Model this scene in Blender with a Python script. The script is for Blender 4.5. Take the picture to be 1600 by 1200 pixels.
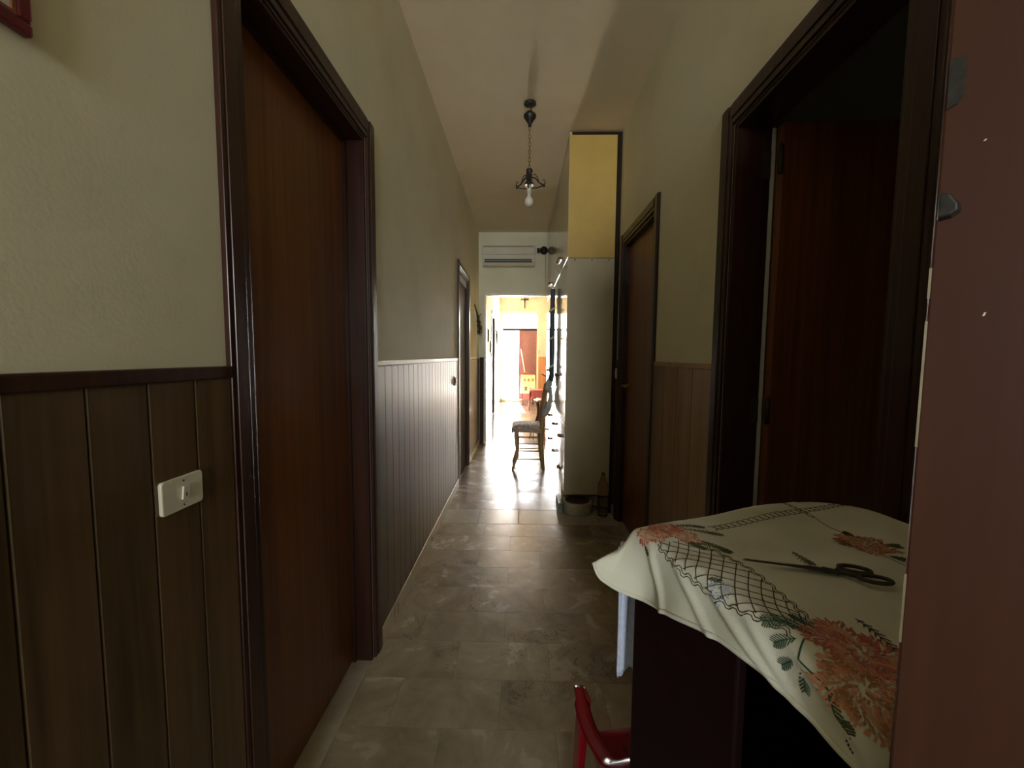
import bpy, bmesh, math, random
from mathutils import Vector, Matrix
random.seed(7)
for o in list(bpy.data.objects): bpy.data.objects.remove(o)
C = bpy.context.scene.collection
PI = math.pi

# ------------------------------------------------------------------ camera
H = 1.25
cam_data = bpy.data.cameras.new('camera')
cam_data.sensor_width = 36; cam_data.lens = 615 / 1600 * 36
cam_data.clip_start = 0.02; cam_data.clip_end = 200
cam = bpy.data.objects.new('camera', cam_data); C.objects.link(cam)
MR = ((0.9996731574924055, 0.024320863866138444, 0.007878690879142983),
      (-0.009596468186119042, 0.0713412006740061, 0.9974058055198717),
      (0.023695695548287554, -0.9971554185116761, 0.07155127773343334))
R3 = Matrix(MR).transposed()
cam.matrix_world = Matrix.Translation((0, 0, H)) @ R3.to_4x4()
bpy.context.scene.camera = cam

# ------------------------------------------------------------------ world, lights, exposure
sc = bpy.context.scene
sc.view_settings.view_transform = 'Standard'
sc.view_settings.look = 'None'
sc.view_settings.exposure = 2.2
sc.view_settings.gamma = 1.0
sc.view_settings.use_curve_mapping = False
SKY = 2.2
world = bpy.data.worlds.new('sky'); sc.world = world; world.use_nodes = True
wn = world.node_tree; wn.nodes.clear()
wo = wn.nodes.new('ShaderNodeOutputWorld'); bg = wn.nodes.new('ShaderNodeBackground')
bg.inputs[0].default_value = (0.82, 0.92, 1.0, 1); bg.inputs[1].default_value = SKY
wn.links.new(bg.outputs[0], wo.inputs[0])

def area(name, loc, rot, sx, sy, power, col, spread=180):
    l = bpy.data.lights.new(name, 'AREA'); l.shape = 'RECTANGLE'; l.size = sx; l.size_y = sy
    l.energy = power; l.color = col
    l.spread = math.radians(spread)
    o = bpy.data.objects.new(name, l); o.location = loc; o.rotation_euler = rot; C.objects.link(o)
    return o
# daylight entering by the glazed door at the end of the hall
area('door_daylight', (-0.05, 10.98, 1.22), (-PI/2, 0, 0), 0.95, 2.35, 38, (1.0, 0.98, 0.94), 100)
sun = bpy.data.lights.new('sun', 'SUN'); sun.energy = 75; sun.angle = 0.01; sun.color = (1.0, 0.91, 0.78)
sun_o = bpy.data.objects.new('sun', sun); C.objects.link(sun_o)
sun_o.rotation_euler = Vector((-0.06, 0.74, 0.67)).to_track_quat('Z', 'Y').to_euler()
# daylight of the window in the wall behind the camera
area('window_daylight', (0.07, -4.90, 1.90), (PI/2, 0, 0), 1.1, 1.4, 7.6, (0.90, 0.98, 1.0), 80)

# ------------------------------------------------------------------ materials
def new_mat(name):
    m = bpy.data.materials.new(name); m.use_nodes = True
    nt = m.node_tree; b = nt.nodes['Principled BSDF']
    return m, nt, b
def N(nt, t, **kw):
    n = nt.nodes.new(t)
    for k, v in kw.items():
        if k in n.inputs: n.inputs[k].default_value = v
        else: setattr(n, k, v)
    return n
def mapping(nt, scale, rand=False):
    tc = N(nt, 'ShaderNodeTexCoord'); mp = N(nt, 'ShaderNodeMapping')
    mp.inputs['Scale'].default_value = scale
    if rand:
        oi = N(nt, 'ShaderNodeObjectInfo'); add = N(nt, 'ShaderNodeVectorMath', operation='ADD')
        mul = N(nt, 'ShaderNodeMath', operation='MULTIPLY'); mul.inputs[1].default_value = 37.0
        nt.links.new(oi.outputs['Random'], mul.inputs[0])
        nt.links.new(tc.outputs['Object'], add.inputs[0]); nt.links.new(mul.outputs[0], add.inputs[1])
        nt.links.new(add.outputs[0], mp.inputs[0])
    else:
        nt.links.new(tc.outputs['Object'], mp.inputs[0])
    return mp
def ramp(nt, src, stops):
    r = N(nt, 'ShaderNodeValToRGB'); cr = r.color_ramp
    while len(cr.elements) < len(stops): cr.elements.new(0.5)
    for e, (p, c) in zip(cr.elements, stops): e.position = p; e.color = (*c, 1)
    nt.links.new(src, r.inputs[0]); return r
def bump(nt, b, src, strength, dist=0.002):
    bp = N(nt, 'ShaderNodeBump'); bp.inputs['Strength'].default_value = strength; bp.inputs['Distance'].default_value = dist
    nt.links.new(src, bp.inputs['Height']); nt.links.new(bp.outputs[0], b.inputs['Normal'])
def plain(name, col, rough=0.5, metal=0.0, var=0.12, scale=30, spec=0.5, bmp=0.0):
    m, nt, b = new_mat(name)
    mp = mapping(nt, (scale,)*3); nz = N(nt, 'ShaderNodeTexNoise', Scale=1.0, Detail=4.0)
    nt.links.new(mp.outputs[0], nz.inputs[0])
    lo = tuple(c*(1-var) for c in col); hi = tuple(min(1, c*(1+var)) for c in col)
    r = ramp(nt, nz.outputs[0], [(0.3, lo), (0.7, hi)])
    nt.links.new(r.outputs[0], b.inputs['Base Color'])
    b.inputs['Roughness'].default_value = rough; b.inputs['Metallic'].default_value = metal
    b.inputs['Specular IOR Level'].default_value = spec
    if bmp: bump(nt, b, nz.outputs[0], bmp)
    return m
def wood(name, dark, light, rough=0.35, grain=(70, 70, 2.0), coat=0.0, rand=True, spec=0.5, wave=0.0):
    m, nt, b = new_mat(name)
    mp = mapping(nt, grain, rand); nz = N(nt, 'ShaderNodeTexNoise', Scale=1.0, Detail=6.0, Roughness=0.65)
    nt.links.new(mp.outputs[0], nz.inputs[0])
    mp2 = mapping(nt, (grain[0]*0.12, grain[1]*0.12, grain[2]*0.3), rand); nz2 = N(nt, 'ShaderNodeTexNoise', Scale=1.0, Detail=3.0, Distortion=0.8)
    nt.links.new(mp2.outputs[0], nz2.inputs[0])
    mix = N(nt, 'ShaderNodeMath', operation='MULTIPLY_ADD'); mix.inputs[1].default_value = 0.55
    sc2 = N(nt, 'ShaderNodeMath', operation='MULTIPLY'); sc2.inputs[1].default_value = 0.45
    nt.links.new(nz2.outputs[0], sc2.inputs[0])
    nt.links.new(nz.outputs[0], mix.inputs[0]); nt.links.new(sc2.outputs[0], mix.inputs[2])
    r = ramp(nt, mix.outputs[0], [(0.36, dark), (0.62, light)])
    src = r.outputs[0]
    if rand:
        oi = N(nt, 'ShaderNodeObjectInfo'); mr = N(nt, 'ShaderNodeMapRange'); mr.inputs[3].default_value = 0.72; mr.inputs[4].default_value = 1.2
        hs = N(nt, 'ShaderNodeHueSaturation')
        nt.links.new(oi.outputs['Random'], mr.inputs[0]); nt.links.new(mr.outputs[0], hs.inputs['Value']); nt.links.new(src, hs.inputs['Color'])
        src = hs.outputs[0]
    nt.links.new(src, b.inputs['Base Color'])
    b.inputs['Roughness'].default_value = rough; b.inputs['Coat Weight'].default_value = coat; b.inputs['Coat Roughness'].default_value = 0.18
    b.inputs['Specular IOR Level'].default_value = spec
    bump(nt, b, nz.outputs[0], 0.12, 0.0008)
    return m
def plaster(name, col, stain):
    m, nt, b = new_mat(name)
    mp = mapping(nt, (1.3, 1.3, 1.3)); nz = N(nt, 'ShaderNodeTexNoise', Scale=1.0, Detail=5.0, Roughness=0.6)
    nt.links.new(mp.outputs[0], nz.inputs[0])
    r = ramp(nt, nz.outputs[0], [(0.25, stain), (0.55, col)])
    nt.links.new(r.outputs[0], b.inputs['Base Color']); b.inputs['Roughness'].default_value = 0.7
    b.inputs['Specular IOR Level'].default_value = 0.25
    mp2 = mapping(nt, (160,)*3); n2 = N(nt, 'ShaderNodeTexNoise', Scale=1.0, Detail=3.0); nt.links.new(mp2.outputs[0], n2.inputs[0])
    bump(nt, b, n2.outputs[0], 0.25, 0.001)
    return m
def marble(name, base, dark, vein, rough=0.13, rand=True):
    m, nt, b = new_mat(name)
    mp = mapping(nt, (1, 1, 1), rand)
    n1 = N(nt, 'ShaderNodeTexNoise', Scale=5.0, Detail=7.0, Roughness=0.62, Distortion=0.6); nt.links.new(mp.outputs[0], n1.inputs[0])
    r1 = ramp(nt, n1.outputs[0], [(0.33, dark), (0.62, base)])
    n2 = N(nt, 'ShaderNodeTexNoise', Scale=7.0, Detail=8.0, Roughness=0.7, Distortion=1.6); nt.links.new(mp.outputs[0], n2.inputs[0])
    sub = N(nt, 'ShaderNodeMath', operation='SUBTRACT'); sub.inputs[1].default_value = 0.5
    ab = N(nt, 'ShaderNodeMath', operation='ABSOLUTE'); nt.links.new(n2.outputs[0], sub.inputs[0]); nt.links.new(sub.outputs[0], ab.inputs[0])
    r2 = ramp(nt, ab.outputs[0], [(0.0, (1, 1, 1)), (0.016, (0, 0, 0))])
    n3 = N(nt, 'ShaderNodeTexNoise', Scale=3.0, Detail=2.0); nt.links.new(mp.outputs[0], n3.inputs[0])
    r3 = ramp(nt, n3.outputs[0], [(0.52, (0, 0, 0)), (0.62, (0.8, 0.8, 0.8))])
    mm = N(nt, 'ShaderNodeMath', operation='MULTIPLY'); nt.links.new(r2.outputs[0], mm.inputs[0]); nt.links.new(r3.outputs[0], mm.inputs[1])
    mx = N(nt, 'ShaderNodeMix', data_type='RGBA'); nt.links.new(mm.outputs[0], mx.inputs[0]); nt.links.new(r1.outputs[0], mx.inputs[6]); mx.inputs[7].default_value = (*vein, 1)
    src = mx.outputs[2]
    if rand:
        oi = N(nt, 'ShaderNodeObjectInfo'); mr = N(nt, 'ShaderNodeMapRange'); mr.inputs[3].default_value = 0.86; mr.inputs[4].default_value = 1.10
        hs = N(nt, 'ShaderNodeHueSaturation')
        nt.links.new(oi.outputs['Random'], mr.inputs[0]); nt.links.new(mr.outputs[0], hs.inputs['Value']); nt.links.new(src, hs.inputs['Color'])
        src = hs.outputs[0]
    nt.links.new(src, b.inputs['Base Color'])
    mr2 = N(nt, 'ShaderNodeMapRange'); mr2.inputs[3].default_value = rough*0.7; mr2.inputs[4].default_value = rough*1.7
    nt.links.new(n1.outputs[0], mr2.inputs[0]); nt.links.new(mr2.outputs[0], b.inputs['Roughness'])
    n4 = N(nt, 'ShaderNodeTexNoise', Scale=22.0, Detail=2.0); nt.links.new(mp.outputs[0], n4.inputs[0])
    bump(nt, b, n4.outputs[0], 0.10, 0.0012)
    return m

M = {}
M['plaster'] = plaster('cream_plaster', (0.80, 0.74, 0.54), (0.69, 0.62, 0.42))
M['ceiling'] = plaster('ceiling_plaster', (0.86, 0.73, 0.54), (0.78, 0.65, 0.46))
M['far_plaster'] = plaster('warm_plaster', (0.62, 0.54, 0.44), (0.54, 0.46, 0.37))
M['plank'] = wood('brown_panelling', (0.056, 0.031, 0.011), (0.130, 0.076, 0.032), rough=0.36, coat=0.10, rand=True)
M['pale_plank'] = wood('light_brown_panelling', (0.23, 0.13, 0.055), (0.38, 0.225, 0.105), rough=0.42, coat=0.0)
M['orange_plank'] = wood('orange_panelling', (0.40, 0.17, 0.07), (0.58, 0.28, 0.13), rough=0.4)
M['mahogany'] = wood('dark_mahogany', (0.020, 0.007, 0.005), (0.055, 0.020, 0.012), rough=0.30, coat=0.08, rand=False, spec=0.35)
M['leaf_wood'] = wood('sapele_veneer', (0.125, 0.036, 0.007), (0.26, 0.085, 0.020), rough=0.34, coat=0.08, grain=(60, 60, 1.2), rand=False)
M['red_leaf'] = wood('red_brown_veneer', (0.040, 0.012, 0.006), (0.062, 0.020, 0.010), spec=0.25, rough=0.5, grain=(50, 50, 1.5), rand=False)
M['far_leaf'] = plain('plum_brown_paint', (0.22, 0.09, 0.09), 0.5)
M['tile'] = marble('beige_marble_tile', (0.40, 0.315, 0.21), (0.24, 0.185, 0.12), (0.04, 0.026, 0.014), 0.21)
M['sill'] = marble('pale_marble_sill', (0.52, 0.45, 0.33), (0.42, 0.36, 0.26), (0.3, 0.25, 0.2), 0.2)
M['grout'] = plain('dark_grout', (0.14, 0.11, 0.08), 0.8)
M['baseboard'] = marble('beige_stone_skirting', (0.60, 0.50, 0.36), (0.48, 0.39, 0.27), (0.3, 0.24, 0.16), 0.25, False)
M['cream_gloss'] = plain('cream_gloss_laminate', (0.66, 0.56, 0.36), 0.10, var=0.03, scale=5)
M['cream_side'] = plain('cream_grey_panel', (0.50, 0.42, 0.26), 0.55, var=0.05, scale=8)
M['ochre_side'] = plain('ochre_panel', (0.62, 0.40, 0.09), 0.55, var=0.06, scale=8)
M['dark_gap'] = plain('dark_edge', (0.035, 0.022, 0.015), 0.8, spec=0.1)
M['white_plastic'] = plain('ivory_plastic', (0.66, 0.60, 0.46), 0.4, var=0.04)
M['ac_white'] = plain('off_white_casing', (0.70, 0.63, 0.48), 0.5, var=0.03, scale=6)
M['black'] = plain('black_plastic', (0.02, 0.016, 0.014), 0.5)
M['iron'] = plain('dark_wrought_iron', (0.035, 0.03, 0.026), 0.45, 0.5, var=0.3)
M['chrome'] = plain('worn_steel', (0.55, 0.52, 0.47), 0.3, 1.0)
M['brass'] = plain('aged_brass', (0.32, 0.20, 0.09), 0.35, 0.9)
M['pier'] = plain('dull_brown_board', (0.075, 0.050, 0.035), 0.8, spec=0.1)
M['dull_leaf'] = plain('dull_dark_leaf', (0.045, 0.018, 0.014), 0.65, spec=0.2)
M['knob'] = plain('red_brown_ceramic', (0.20, 0.06, 0.03), 0.3)
M['pale_tone'] = plain('pale_grey_tone', (0.62, 0.66, 0.62), 0.5, var=0.04)  # even pale tone, also standing in for light at the door gaps
M['frame_cream'] = plain('cream_paint', (0.78, 0.68, 0.52), 0.35, var=0.04)
M['red_frame'] = plain('dark_red_lacquer', (0.11, 0.008, 0.012), 0.4)
M['straw'] = plain('straw_wood', (0.50, 0.29, 0.13), 0.45, var=0.2)
M['dark_chair'] = plain('dark_red_wood', (0.13, 0.035, 0.03), 0.4)
M['red_seat'] = plain('red_vinyl', (0.42, 0.09, 0.08), 0.35)
M['seat_cloth'] = plain('printed_seat_cloth', (0.60, 0.48, 0.44), 0.8, var=0.45, scale=32)
M['grey_cloth'] = plain('pale_grey_cotton', (0.60, 0.56, 0.50), 0.9, bmp=0.3)
M['slate_cloth'] = plain('slate_blue_fabric', (0.10, 0.13, 0.15), 0.8)
M['blue_towel'] = plain('pale_blue_towel', (0.50, 0.53, 0.66), 0.95, var=0.12, scale=120, bmp=0.6)
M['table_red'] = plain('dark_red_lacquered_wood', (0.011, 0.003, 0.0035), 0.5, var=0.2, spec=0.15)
M['red_plastic'] = plain('red_plastic', (0.20, 0.005, 0.010), 0.22, var=0.05)
M['bowl'] = plain('ivory_ceramic', (0.50, 0.44, 0.29), 0.35, var=0.12, scale=25)
M['bowl_in'] = plain('brown_bowl_inside', (0.15, 0.06, 0.03), 0.5)
M['slab'] = plain('grey_green_stone', (0.26, 0.28, 0.22), 0.4, var=0.25)
M['yellow_cloth'] = plain('white_yellow_cloth', (0.72, 0.62, 0.34), 0.8, var=0.3, scale=14)
M['terrace'] = plain('pale_terrace', (0.75, 0.72, 0.66), 0.8)
M['leafy'] = plain('olive_leaf', (0.10, 0.13, 0.03), 0.6, var=0.4)
M['terracotta'] = plain('terracotta', (0.5, 0.3, 0.12), 0.7)
M['paper'] = plain('mount_paper', (0.52, 0.50, 0.40), 0.8, var=0.1)
M['steel_dark'] = plain('oxidised_steel', (0.05, 0.043, 0.030), 0.5, 0.3, var=0.3, scale=90)
M['latch'] = plain('blackened_steel', (0.022, 0.018, 0.016), 0.5, 0.2, var=0.4, scale=200, spec=0.4)
M['bulb'] = None

def glassy(name, col, rough=0.03, trans=1.0):
    m, nt, b = new_mat(name)
    b.inputs['Base Color'].default_value = (*col, 1); b.inputs['Roughness'].default_value = rough
    b.inputs['Transmission Weight'].default_value = trans; b.inputs['IOR'].default_value = 1.2
    return m
M['bulb'] = plain('opal_glass', (0.75, 0.70, 0.60), 0.08, var=0.02)
M['pet'] = glassy('amber_tinted_plastic', (0.80, 0.66, 0.54), 0.04, 1.0)
M['pane'] = glassy('window_glass', (0.95, 0.97, 0.97), 0.0)

def cloth_mat():
    m, nt, b = new_mat('cream_linen')
    mp = mapping(nt, (9, 9, 9)); nz = N(nt, 'ShaderNodeTexNoise', Scale=1.0, Detail=4.0); nt.links.new(mp.outputs[0], nz.inputs[0])
    r = ramp(nt, nz.outputs[0], [(0.3, (0.60, 0.57, 0.46)), (0.65, (0.68, 0.66, 0.55))])
    nt.links.new(r.outputs[0], b.inputs['Base Color']); b.inputs['Roughness'].default_value = 0.85
    b.inputs['Specular IOR Level'].default_value = 0.15
    mp2 = mapping(nt, (1400, 1400, 1400)); n2 = N(nt, 'ShaderNodeTexNoise', Scale=1.0, Detail=2.0); nt.links.new(mp2.outputs[0], n2.inputs[0])
    bump(nt, b, n2.outputs[0], 0.35, 0.0006)
    return m
M['linen'] = cloth_mat()
for n, c in dict(thread_brown=(0.045, 0.028, 0.02), thread_orange=(0.58, 0.24, 0.13), thread_red=(0.42, 0.10, 0.07), thread_peach=(0.66, 0.42, 0.26),
                 thread_green=(0.02, 0.07, 0.04), thread_olive=(0.06, 0.075, 0.02), thread_blue=(0.30, 0.38, 0.55), thread_rust=(0.36, 0.16, 0.06)).items():
    M[n] = plain(n, c, 0.7, var=0.2, scale=300)

def floor_mat():
    # distant floor beyond the cut tiles: same marble with brick joints
    m = marble('beige_marble_floor', (0.46, 0.42, 0.34), (0.36, 0.32, 0.26), (0.1, 0.08, 0.06), 0.12, False)
    nt = m.node_tree; b = nt.nodes['Principled BSDF']
    mp = mapping(nt, (1, 1, 1)); br = N(nt, 'ShaderNodeTexBrick')
    br.inputs['Scale'].default_value = 1.0; br.inputs['Brick Width'].default_value = 0.38; br.inputs['Row Height'].default_value = 0.2023
    br.inputs['Mortar Size'].default_value = 0.002; br.inputs['Color1'].default_value = (1, 1, 1, 1); br.inputs['Color2'].default_value = (0.86, 0.86, 0.86, 1)
    br.inputs['Mortar'].default_value = (0.35, 0.3, 0.25, 1)
    nt.links.new(mp.outputs[0], br.inputs[0])
    lk = b.inputs['Base Color'].links[0]; src = lk.from_socket
    mx = N(nt, 'ShaderNodeMix', data_type='RGBA', blend_type='MULTIPLY'); mx.inputs[0].default_value = 1.0
    nt.links.new(src, mx.inputs[6]); nt.links.new(br.outputs[0], mx.inputs[7]); nt.links.new(mx.outputs[2], b.inputs['Base Color'])
    return m
M['floor'] = floor_mat()

# ------------------------------------------------------------------ mesh helpers
class MB:
    def __init__(s): s.v = []; s.f = []; s.m = []; s.smooth = []
    def add(s, vs, fs, mi=0, sm=False):
        o = len(s.v); s.v += [tuple(v) for v in vs]
        for f in fs: s.f.append([i+o for i in f]); s.m.append(mi); s.smooth.append(sm)
        return s
    def box(s, x0, x1, y0, y1, z0, z1, mi=0):
        x0, x1 = sorted((x0, x1)); y0, y1 = sorted((y0, y1)); z0, z1 = sorted((z0, z1))
        vs = [(x0,y0,z0),(x1,y0,z0),(x1,y1,z0),(x0,y1,z0),(x0,y0,z1),(x1,y0,z1),(x1,y1,z1),(x0,y1,z1)]
        return s.add(vs, [(0,3,2,1),(4,5,6,7),(0,1,5,4),(1,2,6,5),(2,3,7,6),(3,0,4,7)], mi)
    def obox(s, o, ax, ay, az, mi=0):
        o, ax, ay, az = map(Vector, (o, ax, ay, az))
        vs = [o, o+ax, o+ax+ay, o+ay, o+az, o+ax+az, o+ax+ay+az, o+ay+az]
        return s.add(vs, [(0,3,2,1),(4,5,6,7),(0,1,5,4),(1,2,6,5),(2,3,7,6),(3,0,4,7)], mi)
    def tube(s, pts, r, n=8, mi=0, cap=True, closed=False, flat=1.0):
        pts = [Vector(p) for p in pts]; rs = r if isinstance(r, (list, tuple)) else [r]*len(pts)
        base = len(s.v); k = len(pts); prev = None
        for i, p in enumerate(pts):
            if closed: t = pts[(i+1) % k] - pts[i-1]
            else: t = pts[min(i+1, k-1)] - pts[max(i-1, 0)]
            if t.length < 1e-9: t = Vector((0, 0, 1))
            t.normalize()
            if prev is None:
                ref = Vector((0, 0, 1)) if abs(t.z) < 0.9 else Vector((1, 0, 0)); u = t.cross(ref).normalized()
            else:
                u = (prev - t*prev.dot(t)); u = u.normalized() if u.length > 1e-6 else t.orthogonal().normalized()
            prev = u; w = t.cross(u)
            for j in range(n):
                a = 2*PI*j/n; s.v.append(tuple(p + u*math.cos(a)*rs[i] + w*math.sin(a)*rs[i]*flat))
        rng = k if closed else k-1
        for i in range(rng):
            for j in range(n):
                a = base+i*n+j; b = base+i*n+(j+1) % n; c = base+((i+1) % k)*n+(j+1) % n; d = base+((i+1) % k)*n+j
                s.f.append([a, b, c, d]); s.m.append(mi); s.smooth.append(True)
        if cap and not closed:
            s.f.append([base+j for j in reversed(range(n))]); s.m.append(mi); s.smooth.append(False)
            s.f.append([base+(k-1)*n+j for j in range(n)]); s.m.append(mi); s.smooth.append(False)
        return s
    def lathe(s, c, prof, n=20, mi=0, axis='z'):
        base = len(s.v); k = len(prof)
        for (r, h) in prof:
            for j in range(n):
                a = 2*PI*j/n; x, y = r*math.cos(a), r*math.sin(a)
                p = (x, y, h) if axis == 'z' else ((h, x, y) if axis == 'x' else (x, h, y))
                s.v.append((c[0]+p[0], c[1]+p[1], c[2]+p[2]))
        for i in range(k-1):
            for j in range(n):
                s.f.append([base+i*n+j, base+i*n+(j+1) % n, base+(i+1)*n+(j+1) % n, base+(i+1)*n+j]); s.m.append(mi); s.smooth.append(True)
        for (i, rev) in ((0, True), (k-1, False)):
            if prof[i][0] > 1e-5:
                ix = [base+i*n+j for j in range(n)]; s.f.append(ix[::-1] if rev else ix); s.m.append(mi); s.smooth.append(False)
        return s
    def grid(s, fn, nu, nv, mi=0):
        base = len(s.v)
        for i in range(nu+1):
            for j in range(nv+1): s.v.append(tuple(fn(i/nu, j/nv)))
        for i in range(nu):
            for j in range(nv):
                a = base+i*(nv+1)+j; s.f.append([a, a+nv+1, a+nv+2, a+1]); s.m.append(mi); s.smooth.append(True)
        return s
    def mesh(s, name, mats):
        me = bpy.data.meshes.new(name); me.from_pydata(s.v, [], s.f)
        for m in (mats if isinstance(mats, (list, tuple)) else [mats]): me.materials.append(m)
        me.polygons.foreach_set('material_index', s.m); me.polygons.foreach_set('use_smooth', s.smooth)
        bm = bmesh.new(); bm.from_mesh(me); bmesh.ops.recalc_face_normals(bm, faces=bm.faces); bm.to_mesh(me); bm.free()
        me.update(); return me

def obj(name, mb, mats, parent=None, bevel=0.0, label=None, solid=0.0):
    me = mb.mesh(name, mats) if isinstance(mb, MB) else mb
    o = bpy.data.objects.new(name, me); C.objects.link(o)
    if parent is not None:
        o.parent = parent; o.matrix_parent_inverse = Matrix.Identity(4)
        # meshes are written in world coordinates: keep them there
        o.location = -Vector(parent_loc(parent))
    if solid:
        md = o.modifiers.new('thickness', 'SOLIDIFY'); md.thickness = solid; md.offset = 0
    if bevel:
        md = o.modifiers.new('bevel', 'BEVEL'); md.width = bevel; md.segments = 2; md.limit_method = 'ANGLE'; md.angle_limit = 0.7
    if label: o['label'] = label
    return o
def parent_loc(p):
    v = Vector(p.location); q = p.parent
    while q: v += Vector(q.location); q = q.parent
    return v
def thing(name, label, cat, loc=(0, 0, 0), group=None):
    o = bpy.data.objects.new(name, None); o.empty_display_size = 0.1; C.objects.link(o); o.location = loc
    o['label'] = label; o['category'] = cat
    if group: o['group'] = group
    return o
def tag(o, label, cat, group=None):
    o['label'] = label; o['category'] = cat
    if group: o['group'] = group
    return o
def struct(name, label, mb=None, mats=None, loc=(0, 0, 0), cat='structure'):
    if mb is None:
        o = bpy.data.objects.new(name, None); o.empty_display_size = 0.1; C.objects.link(o); o.location = loc
    else: o = obj(name, mb, mats)
    o['kind'] = 'structure'; o['label'] = label; o['category'] = cat
    return o

# ------------------------------------------------------------------ room shell
XL, XR, ZC = -0.60, 0.74, 2.93
T = 0.12
YB, YE, YF = -5.0, 5.50, 10.70     # back wall, end-of-hall wall, far wall
ZD = 2.065                          # clear height of the doorways
def wall_with_openings(side, x0, x1, y0, y1, ops):
    m = MB(); y = y0
    for (a, b, zt) in ops:
        m.box(x0, x1, y, a, 0, ZC); m.box(x0, x1, a, b, zt, ZC); y = b
    m.box(x0, x1, y, y1, 0, ZC); return m
L1, L2, L6 = (0.855, 1.53), (3.75, 4.39), (7.85, 8.60)
R1, R2 = (0.81, 1.46), (2.27, 2.94)
wl = struct('wall_left', 'cream plastered left wall of the hall above brown panelling',
            wall_with_openings('l', XL-T, XL, YB, YF, [(*L1, ZD), (*L2, ZD), (*L6, ZD)]), M['plaster'], cat='wall')
wr = struct('wall_right', 'cream plastered right wall of the hall with two dark doorways',
            wall_with_openings('r', XR, XR+T, YB, YF, [(*R1, ZD), (*R2, ZD)]), M['plaster'], cat='wall')
we = MB(); we.box(XL, -0.512, YE, YE+T, 0, ZC); we.box(-0.512, XR, YE, YE+T, 2.09, ZC); we.box(0.40, XR, YE, YE+T, 0, 2.09)
we = struct('wall_end', 'cream cross wall with an open passage under an air conditioner', we, M['plaster'], cat='wall')
fx0, fx1, fz1 = -0.55, 0.44, 2.41
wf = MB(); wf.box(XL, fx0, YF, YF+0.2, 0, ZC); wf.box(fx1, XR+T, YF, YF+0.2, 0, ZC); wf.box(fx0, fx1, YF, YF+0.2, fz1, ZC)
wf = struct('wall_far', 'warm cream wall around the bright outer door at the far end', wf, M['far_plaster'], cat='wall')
wbk = MB(); wx0, wx1, wz0, wz1 = -0.50, 0.64, 1.15, 2.65
wbk.box(XL-T, wx0, YB-T, YB, 0, ZC); wbk.box(wx1, XR+T, YB-T, YB, 0, ZC); wbk.box(wx0, wx1, YB-T, YB, 0, wz0); wbk.box(wx0, wx1, YB-T, YB, wz1, ZC)
struct('wall_back', 'cream plastered wall with a window behind the viewpoint', wbk, M['plaster'], cat='wall')
win2 = struct('window_2', 'small frosted window in the wall behind the viewpoint', loc=(0.07, YB, 1.15), cat='window')
m = MB(); m.box(wx0, wx1, YB-0.09, YB-0.04, wz0, wz0+0.05); m.box(wx0, wx1, YB-0.09, YB-0.04, wz1-0.05, wz1); m.box(wx0, wx0+0.05, YB-0.09, YB-0.04, wz0, wz1); m.box(wx1-0.05, wx1, YB-0.09, YB-0.04, wz0, wz1)
obj('window_frame', m, M['mahogany'], win2, 0.003)
obj('pane', MB().box(wx0+0.04, wx1-0.04, YB-0.07, YB-0.065, wz0+0.04, wz1-0.04), M['pale_tone'], win2)
struct('ceiling', 'cream plaster ceiling of the long hall', MB().box(XL-T, XR+T, YB-T, YF+0.2, ZC, ZC+0.1), M['ceiling'], cat='ceiling')

# side rooms behind the doorways
def room(name, label, x0, x1, y0, y1, open_side, mat, window=None):
    m = MB(); t = 0.05
    m.box(x0, x1, y0-t, y0, 0, ZC); m.box(x0, x1, y1, y1+t, 0, ZC)
    m.box(x0, x1, y0-t, y1+t, ZC, ZC+t)
    m.box(x0, x1, y0-t, y1+t, -0.1, -0.002)
    xo, xi = (x0-t, x0) if open_side == 'r' else (x1, x1+t)
    if window:
        a, b, c, d = window
        m.box(xo, xi, y0-t, a, 0, ZC); m.box(xo, xi, b, y1+t, 0, ZC); m.box(xo, xi, a, b, 0, c); m.box(xo, xi, a, b, d, ZC)
    else: m.box(xo, xi, y0-t, y1+t, 0, ZC)
    return struct(name, label, m, mat, cat='wall')
room('wall_side_room', 'dim plastered room seen through the big right doorway', XR+T, 2.9, -0.3, 2.0, 'l', M['plaster'])
room('wall_bright_room', 'sunlit room behind the further left door', -2.3, XL-T, 3.3, 4.9, 'r', M['plaster'], (3.5, 4.7, 0.9, 2.3))
room('wall_closed_room', 'dark room behind the near left door', -1.6, XL-T, 0.3, 2.0, 'r', M['plaster'])
room('wall_store_room', 'dark room behind the small right door', XR+T, 1.6, 2.1, 3.1, 'l', M['plaster'])
room('wall_parlour', 'dim room behind the far left doorway', -1.8, XL-T, 7.4, 9.1, 'r', M['plaster'])

# ------------------------------------------------------------------ floor
fl = MB(); fl.box(XL-T, XR+T, YB-T, YF+0.2, -0.1, -0.004)
fl = struct('floor', 'polished beige marble floor running down the hall', fl, M['grout'], cat='floor')
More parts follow.
